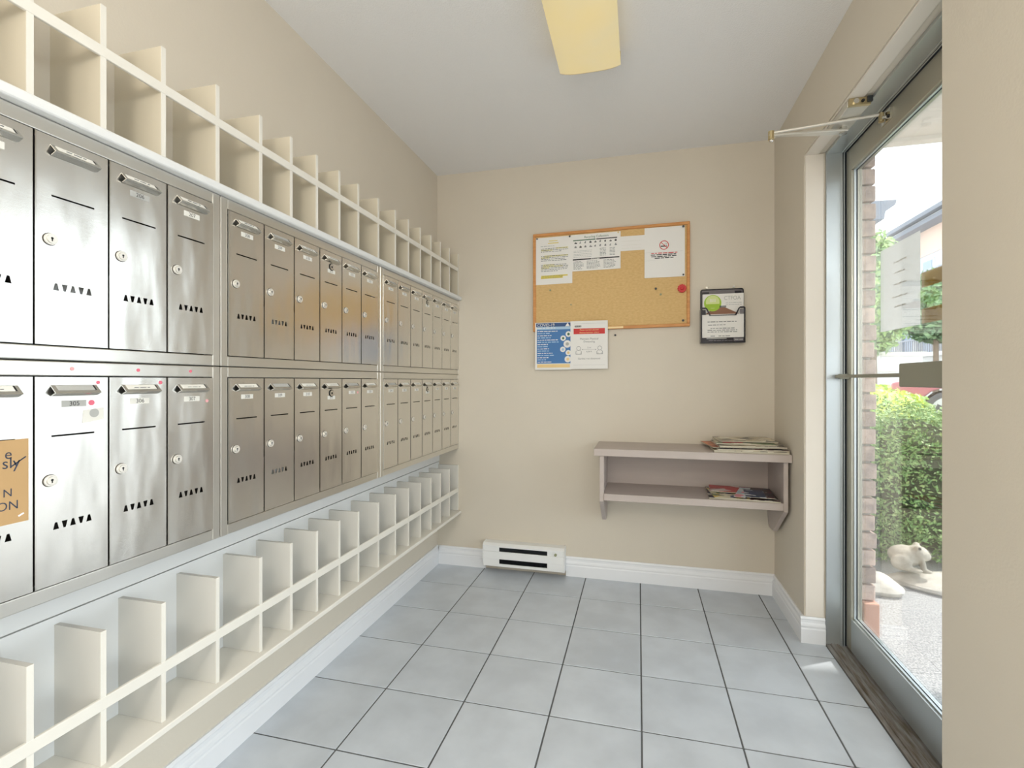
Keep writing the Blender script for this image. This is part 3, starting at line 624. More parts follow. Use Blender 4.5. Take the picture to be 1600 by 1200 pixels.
for x in (0.047, 0.167):
    g.dot(o_, u_, Wz, x, 0.118, 0.0125, M['greyink'], 18, 0.0105)
    g.rect(o_, u_, Wz, x - 0.017, x + 0.017, 0.084, 0.0862, M['greyink']); g.rect(o_, u_, Wz, x - 0.017, x - 0.0148, 0.084, 0.1, M['greyink']); g.rect(o_, u_, Wz, x + 0.0148, x + 0.017, 0.084, 0.1, M['greyink'])
    g.line(o_, u_, Wz, x - 0.016, 0.1, x - 0.008, 0.106, 0.002, M['greyink']); g.line(o_, u_, Wz, x + 0.016, 0.1, x + 0.008, 0.106, 0.002, M['greyink']); g.line(o_, u_, Wz, x - 0.01, 0.085, x - 0.01, 0.095, 0.0015, M['greyink']); g.line(o_, u_, Wz, x + 0.01, 0.085, x + 0.01, 0.095, 0.0015, M['greyink'])
g.rect(o_, u_, Wz, 0.068, 0.146, 0.1105, 0.1116, M['greyink'])
for x, s in ((0.066, 1), (0.148, -1)): g.add([tuple(np.array(o_) + np.array((a, 0, b))) for a, b in ((x, 0.111), (x + 0.006 * s, 0.1145), (x + 0.006 * s, 0.1075))], [(0, 1, 2)], M['greyink'])
g.text('2 m', o_, u_, Wz, 0.107, 0.122, 0.013, M['greyink']); g.text('6.56 ft', o_, u_, Wz, 0.107, 0.099, 0.012, M['greyink'])
g.text('Gardez vos distances!', o_, u_, Wz, 0.107, 0.059, 0.0145, M['greyink']); g.rect(o_, u_, Wz, 0.015, 0.197, 0.0225, 0.0233, M['paleink'])
tag(obj('distancing_notice', g), 'white physical distancing notice with red banner, overlapping the blue poster', 'notice')
# masking tape on the frame, pins, red rosette
g = G(); g.prism([(-0.17, 1.431), (-0.083, 1.4325), (-0.083, 1.444), (-0.17, 1.4425)], 'y', 2.7808, 2.7818, M['tape']); tag(obj('masking_tape', g), 'strip of pale masking tape on the board\'s lower frame bar', 'tape')
def pin(x, z, y, r, label, m='fins'):
    g = G(); g.cyl((x, y + 0.006, z), (x, y - 0.004, z), r * 0.6, M[m], 8); g.cyl((x, y - 0.004, z), (x, y - 0.006, z), r, M[m], 10); tag(obj('push_pin', g), label, 'push pin', 'push pins on the back wall')
for a in ((-0.579, 1.969, 2.786, 0.0045, 'dark push pin at the top left corner of highlighted letter'), (-0.386, 1.971, 2.784, 0.0055, 'dark push pin between highlighted letter and recycling sheet'),
          (-0.111, 1.974, 2.784, 0.005, 'pale push pin at the top right corner of recycling sheet', 'brasspale'), (0.239, 1.981, 2.784, 0.0065, 'dark push pin at the top right corner of no smoking sign'),
          (0.239, 1.717, 2.784, 0.005, 'dark push pin at the lower right corner of no smoking sign'), (-0.501, 1.665, 2.788, 0.0055, 'lone dull push pin in the cork below highlighted letter', 'knob'),
          (-0.379, 1.576, 2.788, 0.0045, 'smallest dull push pin in the middle left of the cork', 'knob'), (0.094, 1.647, 2.788, 0.0065, 'dark push pin in the cork below no smoking sign, upper of a pair'),
          (0.12, 1.614, 2.788, 0.006, 'dull push pin in the cork below no smoking sign, lower of a pair', 'knob'), (0.238, 1.466, 2.788, 0.0065, 'dark push pin in the lower right corner of the cork'),
          (-0.128, 1.395, 2.801, 0.006, 'dark push pin stuck in the wall just under the board')): pin(*a)
ro = thing('rosette', 'red scalloped rosette badge pinned to the right edge of the cork', 'badge', (0.232, 2.785, 1.62))
g = G(); cx, cz = 0.232, 1.642
pts = [(cx + (0.0225 + 0.0018 * math.cos(12 * a)) * math.cos(a), cz + (0.0225 + 0.0018 * math.cos(12 * a)) * math.sin(a)) for a in [2 * math.pi * k / 72 for k in range(72)]]
g.prism(pts, 'y', 2.7785, 2.7895, M['redplastic']); obj('disc', g, ro)
g = G(); g.cyl((cx, 2.7785, cz), (cx, 2.773, cz), 0.009, M['red'], 18, 0.007); obj('centre_button', g, ro)

# ------------------------------------------------------------------ leaflet holder
hd = thing('leaflet_holder', 'smoky black plastic leaflet holder hung on the wall right of the board', 'leaflet holder', (0.434, 2.775, 1.337))
def rrect(x0, x1, z0, z1, r, n=5):
    P = []
    for cx, cz, a0 in ((x1 - r, z1 - r, 0), (x0 + r, z1 - r, 90), (x0 + r, z0 + r, 180), (x1 - r, z0 + r, 270)):
        for k in range(n + 1):
            a = math.radians(a0 + 90 * k / n); P.append((cx + r * math.cos(a), cz + r * math.sin(a)))
    return P
g = G(); g.prism(rrect(0.328, 0.548, 1.337, 1.633, 0.012), 'y', 2.795, WB - 0.001, M['smoke']); g.prism(rrect(0.336, 0.54, 1.345, 1.626, 0.008), 'y', 2.7935, 2.795, M['smokegrey'])
obj('back_plate', g, hd)
for x in (0.337, 0.502):
    g = G(); g.box(x, x + 0.034, 2.788, 2.7935, 1.602, 1.617, M['smoke']); obj('clip', g, hd)
g = G()
x0, x1 = 0.325, 0.547
poly = [(x0, 1.34), (x1, 1.337), (x1, 1.522), (x1 - 0.006, 1.528), (x1 - 0.026, 1.528), (x1 - 0.034, 1.521), (x1 - 0.05, 1.487), (x0 + 0.05, 1.487), (x0 + 0.034, 1.521), (x0 + 0.026, 1.528), (x0 + 0.006, 1.528), (x0, 1.522)]
inn = [(x0 + 0.007, 1.347), (x1 - 0.007, 1.346), (x1 - 0.007, 1.517), (x1 - 0.009, 1.5205), (x1 - 0.025, 1.5205), (x1 - 0.028, 1.518), (x1 - 0.044, 1.483), (x0 + 0.044, 1.483), (x0 + 0.028, 1.518), (x0 + 0.025, 1.5205), (x0 + 0.009, 1.5205), (x0 + 0.007, 1.517)]
n = len(poly)
for ya, yb in ((2.750, 2.7525),):
    vs = [(p[0], y, p[1]) for y in (ya, yb) for q in (poly, inn) for p in q]
    fs = []
    for i in range(n):
        j = (i + 1) % n
        fs += [(i, j, n + j, n + i), (2 * n + i, 3 * n + i, 3 * n + j, 2 * n + j), (i, 2 * n + i, 2 * n + j, j), (n + i, n + j, 3 * n + j, 3 * n + i)]
    g.add(vs, fs, M['smoke'])
g.box(x0, x0 + 0.003, 2.7525, 2.796, 1.34, 1.52, M['smoke']); g.box(x1 - 0.003, x1, 2.7525, 2.796, 1.34, 1.52, M['smoke']); g.box(x0, x1, 2.7525, 2.796, 1.337, 1.341, M['smoke'])
g.box(x0 + 0.006, x1 - 0.006, 2.7535, 2.7545, 1.341, 1.366, M['smoke']); g.box(x0 + 0.006, x0 + 0.026, 2.7535, 2.7545, 1.489, 1.515, M['smoke']); g.box(x1 - 0.026, x1 - 0.006, 2.7535, 2.7545, 1.489, 1.515, M['smokegrey'])
o_, u_ = (x0, 2.7531, 1.341), (1, 0, 0); g.rect(o_, u_, Wz, 0.03, 0.13, 0.018, 0.0225, M['greylabel']); g.words(o_, u_, Wz, 0.04, 0.16, 0.007, 0.004, M['smokegrey'], rr); g.rect(o_, u_, Wz, 0.165, 0.213, 0.003, 0.022, M['smokegrey']); g.words((x0, 2.7529, 1.341), u_, Wz, 0.17, 0.21, 0.011, 0.005, M['greylabel'], rr)
obj('front_pocket', g, hd)
for x, nm in ((0.36, 'left'), (0.497, 'right')):
    g = G(); g.cyl((x, WB + 0.001, 1.640), (x, 2.786, 1.640), 0.0032, M['chrome'], 8); g.cyl((x, 2.786, 1.640), (x, 2.783, 1.640), 0.0055, M['chrome'], 10); tag(obj('wall_hook', g), 'small nail hook over the %s end of the leaflet holder' % nm, 'hook')
g = G(); g.box(0.338, 0.542, 2.770, 2.786, 1.345, 1.602, M['paper'])
o_, u_ = (0.338, 2.7697, 1.345), (1, 0, 0); o2, o3 = (0.338, 2.7694, 1.345), (0.338, 2.7691, 1.345)
g.add([tuple(np.array(o_) + np.array((a, 0, b))) for a, b in ((0.0, 0.14), (0.2, 0.14), (0.115, 0.182), (0.09, 0.19), (0.04, 0.17))], [(0, 1, 2, 3, 4)], M['brownprint'])
g.rect(o2, u_, Wz, 0.085, 0.118, 0.183, 0.193, M['greyink'])
g.dot(o2, u_, Wz, 0.05, 0.208, 0.044, M['lime'], 28); g.dot(o3, u_, Wz, 0.05, 0.214, 0.035, M['limelight'], 24); g.rect((0.338, 2.7689, 1.345), u_, Wz, 0.016, 0.084, 0.182, 0.203, M['lime']); g.text('BIII', (0.338, 2.7688, 1.345), u_, Wz, 0.05, 0.221, 0.024, M['paper'])
g.text('CTFOA', o2, u_, Wz, 0.148, 0.232, 0.03, M['greylabel'], sx=0.85)
for z in (0.206, 0.196): g.words(o2, u_, Wz, 0.115, 0.195, z, 0.003, M['paleink'], rr)
tag(obj('brochure', g), 'brochure with lime green circle logo in the back of the leaflet holder', 'brochure')
g = G(); g.box(0.330, 0.542, 2.7560, 2.764, 1.3425, 1.491, M['paper'])
o_, u_ = (0.330, 2.7557, 1.3425), (1, 0, 0)
for z, a, b in ((0.106, 0.03, 0.175), (0.089, 0.033, 0.12), (0.071, 0.045, 0.165), (0.061, 0.03, 0.178), (0.052, 0.03, 0.178), (0.03, 0.045, 0.075), (0.03, 0.085, 0.145)): g.words(o_, u_, Wz, a, b, z, 0.0042, M['greyink'], rr)
tag(obj('leaflet', g), 'white typed leaflet in front of the lime logo brochure', 'leaflet')

# ------------------------------------------------------------------ mauve wall shelf with papers
sh = thing('wall_shelf', 'mauve painted two-tier wall shelf in the right corner', 'shelf', (0.24, 2.65, 0.36))
SX0, SX1, SF = -0.222, 0.697, 2.49
g = G(); g.box(SX0, SX1, SF, WB, 0.751, 0.788, M['mauve']); obj('top_shelf', g, sh, bevel=0.002)
g = G(); g.box(SX0 + 0.05, SX1 - 0.032, SF + 0.012, WB - 0.012, 0.522, 0.557, M['mauve']); obj('lower_shelf', g, sh, bevel=0.002)
g = G(); g.box(SX0 + 0.05, SX1 - 0.032, WB - 0.012, WB, 0.522, 0.751, M['mauve']); obj('back_panel', g, sh)
prof = [(WB, 0.751), (SF + 0.016, 0.751), (SF + 0.016, 0.515), (SF + 0.20, 0.372), (WB - 0.03, 0.372), (WB - 0.012, 0.40), (WB - 0.003, 0.43)]
for x0, x1 in ((SX0 + 0.028, SX0 + 0.05), (SX1 - 0.032, SX1 - 0.012)):
    g = G(); g.prism(prof, 'x', x0, x1, M['mauve']); obj('side_bracket', g, sh, bevel=0.0015)
P1 = print_mat('newsprint_tan', [(196, 186, 160), (120, 112, 98), (226, 220, 204), (60, 56, 54), (200, 186, 160), (226, 214, 190)], 22, 1)
P2 = print_mat('flyer_orange', [(196, 106, 62), (206, 124, 78), (168, 84, 52)], 14, 2)
P3 = print_mat('flyer_red_green', [(196, 40, 52), (226, 214, 192), (112, 128, 92), (232, 224, 206), (188, 178, 156)], 13, 3)
P4 = print_mat('magazine_red', [(188, 26, 40), (170, 20, 34), (206, 60, 60), (228, 214, 206)], 15, 4)
P5 = print_mat('magazine_dark', [(36, 30, 34), (60, 20, 30), (90, 30, 40), (196, 190, 180), (28, 40, 60)], 24, 5)
P6 = print_mat('flyer_navy', [(26, 44, 84), (34, 60, 104), (214, 220, 226), (40, 70, 90)], 26, 6)
P7 = print_mat('flyer_yellow', [(230, 196, 70), (240, 230, 200), (120, 130, 90), (60, 70, 120)], 24, 7)
P8 = print_mat('flyer_pale_blue', [(186, 208, 220), (226, 232, 234), (232, 150, 160)], 20, 8)
M['pages'] = mat('paper_pages', (206, 198, 178), 0.8, var=0.4, vscale=30, stretch=(0.3, 0.3, 30))
def printed(name, label, cat, cx, cy, z, w, d, t, rz, cov, sag=0.0, seed=0, group=None):
    rnd = random.Random(seed); root = thing(name, label, cat, (cx, cy, z), group); root.rotation_euler = (0, 0, rz)
    nx, ny = 9, 7; gs = []
    for z0, z1, m in ((0, t * 0.86, M['pages']), (t * 0.86, t, cov)):
        g = G(); vs = []
        for zz in (z0, z1):
            for j in range(ny):
                for i in range(nx):
                    x, y = (i / (nx - 1) - 0.5), (j / (ny - 1) - 0.5)
                    f = 1.0 if zz == 0 else 1 + sag * (math.sin(3.1 * x + seed) * math.cos(2.3 * y + seed)) - abs(sag) * 0.6 * max(abs(x), abs(y))
                    vs.append((x * w, y * d, zz * f))
        N = nx * ny
        fs = [(j * nx + i, (j + 1) * nx + i, (j + 1) * nx + i + 1, j * nx + i + 1) for j in range(ny - 1) for i in range(nx - 1)]
        fs += [tuple(N + a for a in f[::-1]) for f in fs]
        for i in range(nx - 1): fs += [(i, i + 1, N + i + 1, N + i), ((ny - 1) * nx + i, N + (ny - 1) * nx + i, N + (ny - 1) * nx + i + 1, (ny - 1) * nx + i + 1)]
        for j in range(ny - 1): fs += [(j * nx, N + j * nx, N + (j + 1) * nx, (j + 1) * nx), (j * nx + nx - 1, (j + 1) * nx + nx - 1, N + (j + 1) * nx + nx - 1, N + j * nx + nx - 1)]
        g.add(vs, fs, m); gs.append(g)
    obj('pages', gs[0], root, local=True); obj('cover', gs[1], root, local=True)
    return root
zt = 0.7885; gp = 'papers on the top shelf'
printed('newspaper', 'folded newspaper at the bottom of the top shelf pile', 'newspaper', 0.525, 2.625, zt, 0.33, 0.255, 0.010, -0.02, P1, 0.1, 1, gp)
printed('magazine', 'dark-edged magazine second from the bottom of the top shelf pile', 'magazine', 0.53, 2.63, zt + 0.0102, 0.315, 0.25, 0.008, 0.02, P5, 0.1, 2, gp)
printed('flyer', 'orange flyer sticking out left of the top shelf pile', 'flyer', 0.425, 2.66, zt + 0.0184, 0.17, 0.24, 0.004, 0.12, P2, 0.1, 3, gp)
printed('newspaper', 'folded newspaper in the middle of the top shelf pile, over the orange flyer', 'newspaper', 0.53, 2.635, zt + 0.0226, 0.30, 0.24, 0.009, 0.04, P1, 0.15, 4, gp)
printed('flyer', 'red and green flyer bundle near the top of the top shelf pile', 'flyer', 0.515, 2.645, zt + 0.0335, 0.27, 0.21, 0.007, -0.06, P3, 0.25, 5, gp)
printed('newspaper', 'crumpled newspaper on the very top of the top shelf pile', 'newspaper', 0.525, 2.68, zt + 0.0425, 0.27, 0.19, 0.007, 0.05, P1, 0.4, 6, gp)
zb = 0.5575; gp = 'papers on the lower shelf'
printed('magazine', 'wide dark magazine at the bottom of the lower shelf pile', 'magazine', 0.50, 2.635, zb, 0.315, 0.25, 0.008, -0.05, P5, 0.1, 11, gp)
printed('flyer', 'yellow flyer under the red magazine on the lower shelf', 'flyer', 0.435, 2.62, zb + 0.0082, 0.16, 0.23, 0.003, 0.05, P7, 0.1, 12, gp)
printed('magazine', 'dark red magazine at the right of the lower shelf pile', 'magazine', 0.575, 2.65, zb + 0.0113, 0.15, 0.22, 0.004, -0.12, P5, 0.1, 13, gp)
printed('magazine', 'bright red magazine at the left of the lower shelf pile', 'magazine', 0.435, 2.685, zb + 0.0155, 0.15, 0.15, 0.0035, -0.1, P4, 0.15, 14, gp)
printed('flyer', 'pale blue flyer lying across the middle of the lower shelf pile', 'flyer', 0.505, 2.61, zb + 0.0192, 0.05, 0.24, 0.0018, -0.3, P8, 0.1, 15, gp)
printed('flyer', 'navy flyer right of the pale blue flyer on the lower shelf', 'flyer', 0.555, 2.585, zb + 0.0212, 0.09, 0.18, 0.0018, -0.12, P6, 0.1, 16, gp)

# ------------------------------------------------------------------ baseboard heater
ht = thing('baseboard_heater', 'white electric baseboard heater with dark grilles on the back wall', 'heater', (-0.655, 2.77, 0.022))
HX0, HX1 = -0.899, -0.411
g = G(); g.prism([(WB, 0.172), (2.752, 0.172), (2.735, 0.160), (2.735, 0.152), (2.742, 0.152), (2.742, 0.156), (2.756, 0.166), (WB, 0.166)], 'x', HX0 + 0.002, HX1 - 0.002, M['heater']); obj('top_cover', g, ht)
g = G(); g.box(HX0 + 0.002, HX1 - 0.002, 2.735, 2.745, 0.082, 0.126, M['heater']); g.box(HX0 + 0.002, HX0 + 0.10, 2.737, 2.745, 0.126, 0.153, M['heater']); g.box(HX1 - 0.10, HX1 - 0.002, 2.737, 2.745, 0.126, 0.153, M['heater']); obj('front_panel', g, ht, bevel=0.002)
g = G(); g.box(HX0 + 0.002, HX1 - 0.002, 2.742, 2.75, 0.036, 0.052, M['heater']); g.box(HX0 + 0.002, HX0 + 0.10, 2.738, 2.745, 0.052, 0.082, M['heater']); g.box(HX1 - 0.10, HX1 - 0.002, 2.738, 2.745, 0.052, 0.082, M['heater']); obj('bottom_rail', g, ht, bevel=0.001)
for x in (HX0, HX1 - 0.002):
    g = G(); g.prism([(WB, 0.174), (2.751, 0.174), (2.733, 0.161), (2.733, 0.078), (2.741, 0.034), (WB, 0.034)], 'x', x, x + 0.002, M['heater']); obj('end_cap', g, ht)
g = G(); g.box(HX0 + 0.002, HX1 - 0.002, 2.785, WB, 0.03, 0.166, M['dark']); g.box(HX0 + 0.002, HX1 - 0.002, 2.757, 2.785, 0.03, 0.034, M['dark'])
for k in range(5): g.box(HX0 + 0.10, HX1 - 0.10, 2.744, 2.785, 0.129 + k * 0.0054, 0.1306 + k * 0.0054, M['fins'])
for k in range(37): x = HX0 + 0.102 + k * 0.0078; g.box(x, x + 0.0012, 2.75, 2.785, 0.05, 0.13, M['fins'])
obj('heating_fins', g, ht)
g = G(); g.cyl((HX1 - 0.05, 2.737, 0.137), (HX1 - 0.05, 2.728, 0.137), 0.0075, M['knob'], 14); obj('thermostat_knob', g, ht, label='small olive thermostat knob')

# ------------------------------------------------------------------ ceiling light
lf = thing('ceiling_light', 'square glowing gold ceiling light above the tiled floor', 'ceiling light', (-0.18, 1.72, 2.33))
g = G(); pts = []
for k in range(13):
    t = -1 + 2 * k / 12; pts.append((-0.183 + 0.117 * t, 2.336 + 0.012 * abs(t) ** 4))
g.prism(pts + [(p[0], p[1] + 0.002) for p in pts[::-1]], 'y', 1.50, 1.888, M['shade']); obj('shade', g, lf, smooth=True)
g = G(); g.prism([(p[0], p[1]) for p in pts] + [(-0.066, 2.40), (-0.30, 2.40)], 'y', 1.888, 1.891, M['brass']); g.prism([(p[0], p[1]) for p in pts] + [(-0.066, 2.40), (-0.30, 2.40)], 'y', 1.497, 1.50, M['brass']); obj('end_plate', g, lf)
g = G(); g.box(-0.25, -0.12, 1.55, 1.84, 2.385, CZ, M['white']); g.cyl((-0.183, 1.7, 2.385), (-0.183, 1.7, 2.338), 0.012, M['brass']); obj('ceiling_canopy', g, lf)

# ------------------------------------------------------------------ outside: porch, brick, ground
g = G(); g.box(0.93, 3.0, 0.4, 3.02, 2.42, 2.62, M['stucco']); g.box(0.93, 3.0, 2.96, 3.02, 2.40, 2.42, M['stucco']); struct('ceiling_porch', g)
g = G(); g.box(0.90, 0.974, 2.392, 4.6, -0.05, 2.9, M['mortar']); g.box(0.90, 0.974, 0.82, 1.30, -0.05, 2.42, M['mortar']); g.box(0.905, 0.974, 1.30, 2.392, 2.16, 2.42, M['mortar']); ext = struct('wall_exterior', g)
g = G(); g.box(0.932, 0.9915, 2.345, 2.43, -0.03, 0.188, M['terracotta']); tb = obj('terracotta_block', g, bevel=0.003); tag(tb, 'smooth terracotta block at the foot of the brick reveal outside', 'block')
g = G(); z = 0.193; k = 0; br = []
proto_b = []
for q in range(5):
    rq = random.Random(q); g = G(); h = 0.064
    nz, ny, nx = 3, 5, 3
    pv = []; x0, x1, y0, y1 = 0.0, 0.094, 0.0, 0.19
    g.prism([(x0, y0), (x1 - 0.006 * rq.random(), y0 + 0.003 * rq.random()), (x1 + 0.003 * rq.random(), y0 + 0.008), (x1 + 0.004 * rq.random() - 0.002, y0 + 0.07), (x1 - 0.003 * rq.random(), y0 + 0.12), (x1, y1), (x0, y1)], 'z', 0, h, M['brick'])
    proto_b.append(obj('brick', g, ext, bevel=0.004, seg=2))
first = set()
while z < 2.40:
    for c in range(11):
        y = 2.368 + c * 0.2 - (0.0 if k % 2 == 0 else 0.1)
        ya = max(y, 2.368)
        if ya > 4.5 or (c > 4 and k % 2 == 5): continue
        q = (k * 3 + c) % 5
        if q in first: o = proto_b[q].copy(); C.objects.link(o)
        else: o = proto_b[q]; first.add(q)
        o.parent = ext
        if ya > y: o.scale = (1, 0.474, 1); o.location = np.array([0.94 + R.uniform(-0.003, 0.003), 2.368 + 0.045, z]) - wloc(ext)
        else: o.location = np.array([0.94 + R.uniform(-0.003, 0.003), y + 0.095, z]) - wloc(ext)
    z += 0.0745; k += 1
# ground: level by the door, rising gently to the street
g = G(); xs = [0.86, 1.2, 1.6, 2.2, 3, 4, 5, 7, 10, 16, 30, 60]; ys = [-20, -5, -1, 0.5, 1.3, 2.4, 3, 3.6, 4.4, 5.5, 7, 9, 12, 18, 30, 70]
def gz(x, y):
    r = max(0, math.hypot(x - 0.9, y - 1.8) - 2.8); return -0.034 + 0.31 * min(1, r / 4.5)
nx = len(xs); g.add([(x, y, gz(x, y)) for y in ys for x in xs], [(j * nx + i, j * nx + i + 1, (j + 1) * nx + i + 1, (j + 1) * nx + i) for j in range(len(ys) - 1) for i in range(nx - 1)], M['gravel'])
struct('floor_outside', g, recalc=False)
# garden stones and frog
def stone(name, c, r, seed, label, cat):
    rnd = random.Random(seed); g = G(); g.sph(c, r, M['stone'], 22, 14, rnd.uniform(0, 3))
    ph = [rnd.uniform(0, 6) for _ in range(6)]
    g.v = [tuple(np.array(c) + (np.array(v) - c) * (1 + 0.10 * math.sin(9 * (v[0] - c[0]) / r[0] * 0.4 + ph[0]) + 0.08 * math.sin(5 * (v[1] - c[1]) / r[1] + ph[1]) + 0.06 * math.sin(6 * (v[2] - c[2]) / r[2] + ph[2]))) for v in g.v]
    return tag(obj(name, g, smooth=True), label, cat)
stone('stone', np.array((1.27, 3.10, -0.005)), (0.125, 0.12, 0.065), 1, 'pale rounded boulder against the brick reveal, left of the frog', 'stone')
stone('stone', np.array((1.66, 3.2, -0.02)), (0.215, 0.15, 0.07), 2, 'broad pale flat boulder under the stone frog', 'stone')
g = G(); f = np.array((1.525, 3.25, 0.095)); FS = 0.8; mm = M['frog']; ux = np.array((0.93, -0.36, 0)); uy = np.array((0.36, 0.93, 0))
def fb(a, b, z, r):
    a *= 0.78; z *= 1.1; r = (r,) * 3 if isinstance(r, float) else (r[0] * 0.85, r[1], r[2] * 1.12)
    g.sph(f + FS * (ux * a + uy * b + np.array((0, 0, z))), tuple(FS * q for q in ((r,) * 3 if isinstance(r, float) else r)), mm, 16, 10, math.atan2(ux[1], ux[0]))
fb(-0.04, 0, 0.03, (0.12, 0.09, 0.065)); fb(0.05, 0, 0.055, (0.085, 0.075, 0.05)); fb(0.10, 0, 0.045, (0.05, 0.05, 0.03)); fb(0.05, -0.045, 0.098, 0.022); fb(0.05, 0.045, 0.098, 0.022)
fb(-0.07, -0.085, 0.0, (0.075, 0.03, 0.05)); fb(-0.07, 0.085, 0.0, (0.075, 0.03, 0.05)); fb(0.0, -0.10, -0.03, (0.08, 0.025, 0.015)); fb(0.09, -0.06, -0.01, (0.02, 0.02, 0.045)); fb(0.09, 0.06, -0.01, (0.02, 0.02, 0.045)); fb(0.115, -0.065, -0.035, (0.035, 0.022, 0.012))
fr = thing('frog_statue', 'grey cast stone frog sitting on the garden boulders', 'statue', tuple(f - np.array((0, 0, 0.04))))
fo = obj('body', g, fr, smooth=True); rm = fo.modifiers.new('remesh', 'REMESH'); rm.mode = 'VOXEL'; rm.voxel_size = 0.007; rm.use_smooth_shade = True
g = G()
for s in (-1, 1): g.sph(f + FS * (ux * 0.05 + uy * 0.06 * s + np.array((0, 0, 0.112))), 0.008, M['fins'], 10, 6)
obj('eyes', g, fr)
# foliage
def leaves(name, c, r, n, size, mats, parent, seed, shell=(0.86, 1.04), lump=0.07, box=False):
    rg = np.random.default_rng(seed); v = rg.normal(size=(n, 3)); v /= np.linalg.norm(v, axis=1)[:, None]
    e = np.abs(v) ** (0.75 if box else 1.0) * np.sign(v)
    rad = rg.uniform(*shell, n) + lump * np.sin(7 * v[:, 0] + 2) * np.cos(6 * v[:, 2] + 1) + lump * np.sin(9 * v[:, 1])
    p = np.array(c) + e * np.array(r) * rad[:, None]
    keep = p[:, 2] > -0.02; p, v = p[keep], v[keep]; n = len(p)
    d = v + rg.normal(scale=0.7, size=(n, 3)); d /= np.linalg.norm(d, axis=1)[:, None]
    a = np.cross(d, rg.normal(size=(n, 3))); a /= np.linalg.norm(a, axis=1)[:, None]; b = np.cross(d, a)
    s = size * rg.uniform(0.6, 1.2, n)[:, None]
    V = np.concatenate([p - a * s, p - b * s * 0.5 + d * s * 0.15, p + a * s, p + b * s * 0.5 + d * s * 0.15], 1).reshape(-1, 3)
    me = bpy.data.meshes.new(name); me.from_pydata(V.tolist(), [], [(4 * i, 4 * i + 1, 4 * i + 2, 4 * i + 3) for i in range(n)])
    for m in mats: me.materials.append(m)
    me.polygons.foreach_set('material_index', rg.integers(0, len(mats), n).tolist())
    o = bpy.data.objects.new(name, me); C.objects.link(o); o.parent = parent; o.location = -wloc(parent); o['kind'] = 'stuff'
    return o
def bush(name, c, r, n, size, mats, core, label, cat, seed, trunk=None, box=False):
    t = thing(name, label, cat, (c[0], c[1], trunk if trunk is not None else c[2] - r[2]))
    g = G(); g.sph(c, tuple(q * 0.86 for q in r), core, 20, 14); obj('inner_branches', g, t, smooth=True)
    if trunk is not None:
        g = G(); g.cyl((c[0], c[1], trunk), (c[0], c[1], c[2]), 0.12, M['bark'], 10, 0.07); obj('trunk', g, t)
    leaves('foliage', c, r, n, size, mats, t, seed, box=box)
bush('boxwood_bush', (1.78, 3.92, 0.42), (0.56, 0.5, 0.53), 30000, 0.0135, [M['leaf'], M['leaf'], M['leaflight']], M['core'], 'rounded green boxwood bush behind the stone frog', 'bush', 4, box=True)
bush('yellow_shrub', (3.55, 8.5, 0.55), (0.75, 0.6, 0.5), 1500, 0.06, [M['ybush'], M['leaflight']], M['ybush'], 'yellow-green shrub beside the front of the red car', 'shrub', 5)
bush('street_tree', (6.75, 16.4, 3.7), (0.95, 0.95, 1.7), 4200, 0.11, [M['treeleaf'], M['leaflight']], M['treecore'], 'slim leafy tree rising beside the brick reveal', 'tree', 6, 0.25)
bush('street_tree', (11.95, 23.5, 4.2), (1.2, 1.2, 1.4), 3000, 0.16, [M['treeleaf'], M['treecore']], M['treecore'], 'blue-green tree in front of the apartment building, seen past the brass strips', 'tree', 7, 0.25)

# red car in the street
car = thing('car', 'glare-paled red car parked in the street beyond the bush', 'car', (6.9, 10.1, 0.285))
car.rotation_euler = (0, 0, -0.45)
def cprof(): return [(-2.25, 0.35), (-2.28, 0.62), (-2.2, 0.82), (-1.2, 0.98), (-0.55, 1.42), (0.9, 1.44), (1.7, 1.0), (2.2, 0.94), (2.25, 0.4), (2.1, 0.3)]
wb = (-1.42, 1.35)
low = [(2.1, 0.3)]
for wx in wb[::-1]:
    low += [(wx + 0.4 * math.cos(a), 0.33 + 0.4 * math.sin(a)) for a in [math.pi * k / 10 for k in range(11)] if 0.33 + 0.4 * math.sin(a) >= 0.3]
g = G(); g.prism(cprof()[:-1] + low, 'y', -0.86, 0.86, M['carpaint']); obj('body', g, car, local=True, bevel=0.03, seg=2)
g = G(); wp = [(-1.08, 0.99), (-0.52, 1.37), (0.85, 1.39), (1.5, 1.0)]; g.prism(wp, 'y', -0.868, -0.862, M['carglass']); g.prism(wp, 'y', 0.862, 0.868, M['carglass']); obj('side_glass', g, car, local=True)
w0 = None
for wx in wb:
    for s in (-1, 1):
        if w0 is None:
            g = G(); n = 28
            g.ring([(0, -0.1, 0), (0, -0.09, 0), (0, 0.09, 0), (0, 0.1, 0)], [0.29, 0.33, 0.33, 0.29], M['tyre'], n); g.cyl((0, -0.102, 0), (0, 0.102, 0), 0.235, M['rim'], n)
            for k in range(5):
                a = 2 * math.pi * k / 5 + 0.3
                for ys_ in (-0.1035, 0.1035): g.add([(0.08 * math.cos(a - 0.5), ys_, 0.08 * math.sin(a - 0.5)), (0.19 * math.cos(a - 0.33), ys_, 0.19 * math.sin(a - 0.33)), (0.19 * math.cos(a + 0.33), ys_, 0.19 * math.sin(a + 0.33)), (0.08 * math.cos(a + 0.5), ys_, 0.08 * math.sin(a + 0.5))], [(0, 1, 2, 3)], M['tyre'])
            w0 = obj('wheel', g, car, local=True); w0.location = (wx, 0.8 * s, 0.0); 
        else: copy(w0, car, (wx, 0.8 * s, 0.0))
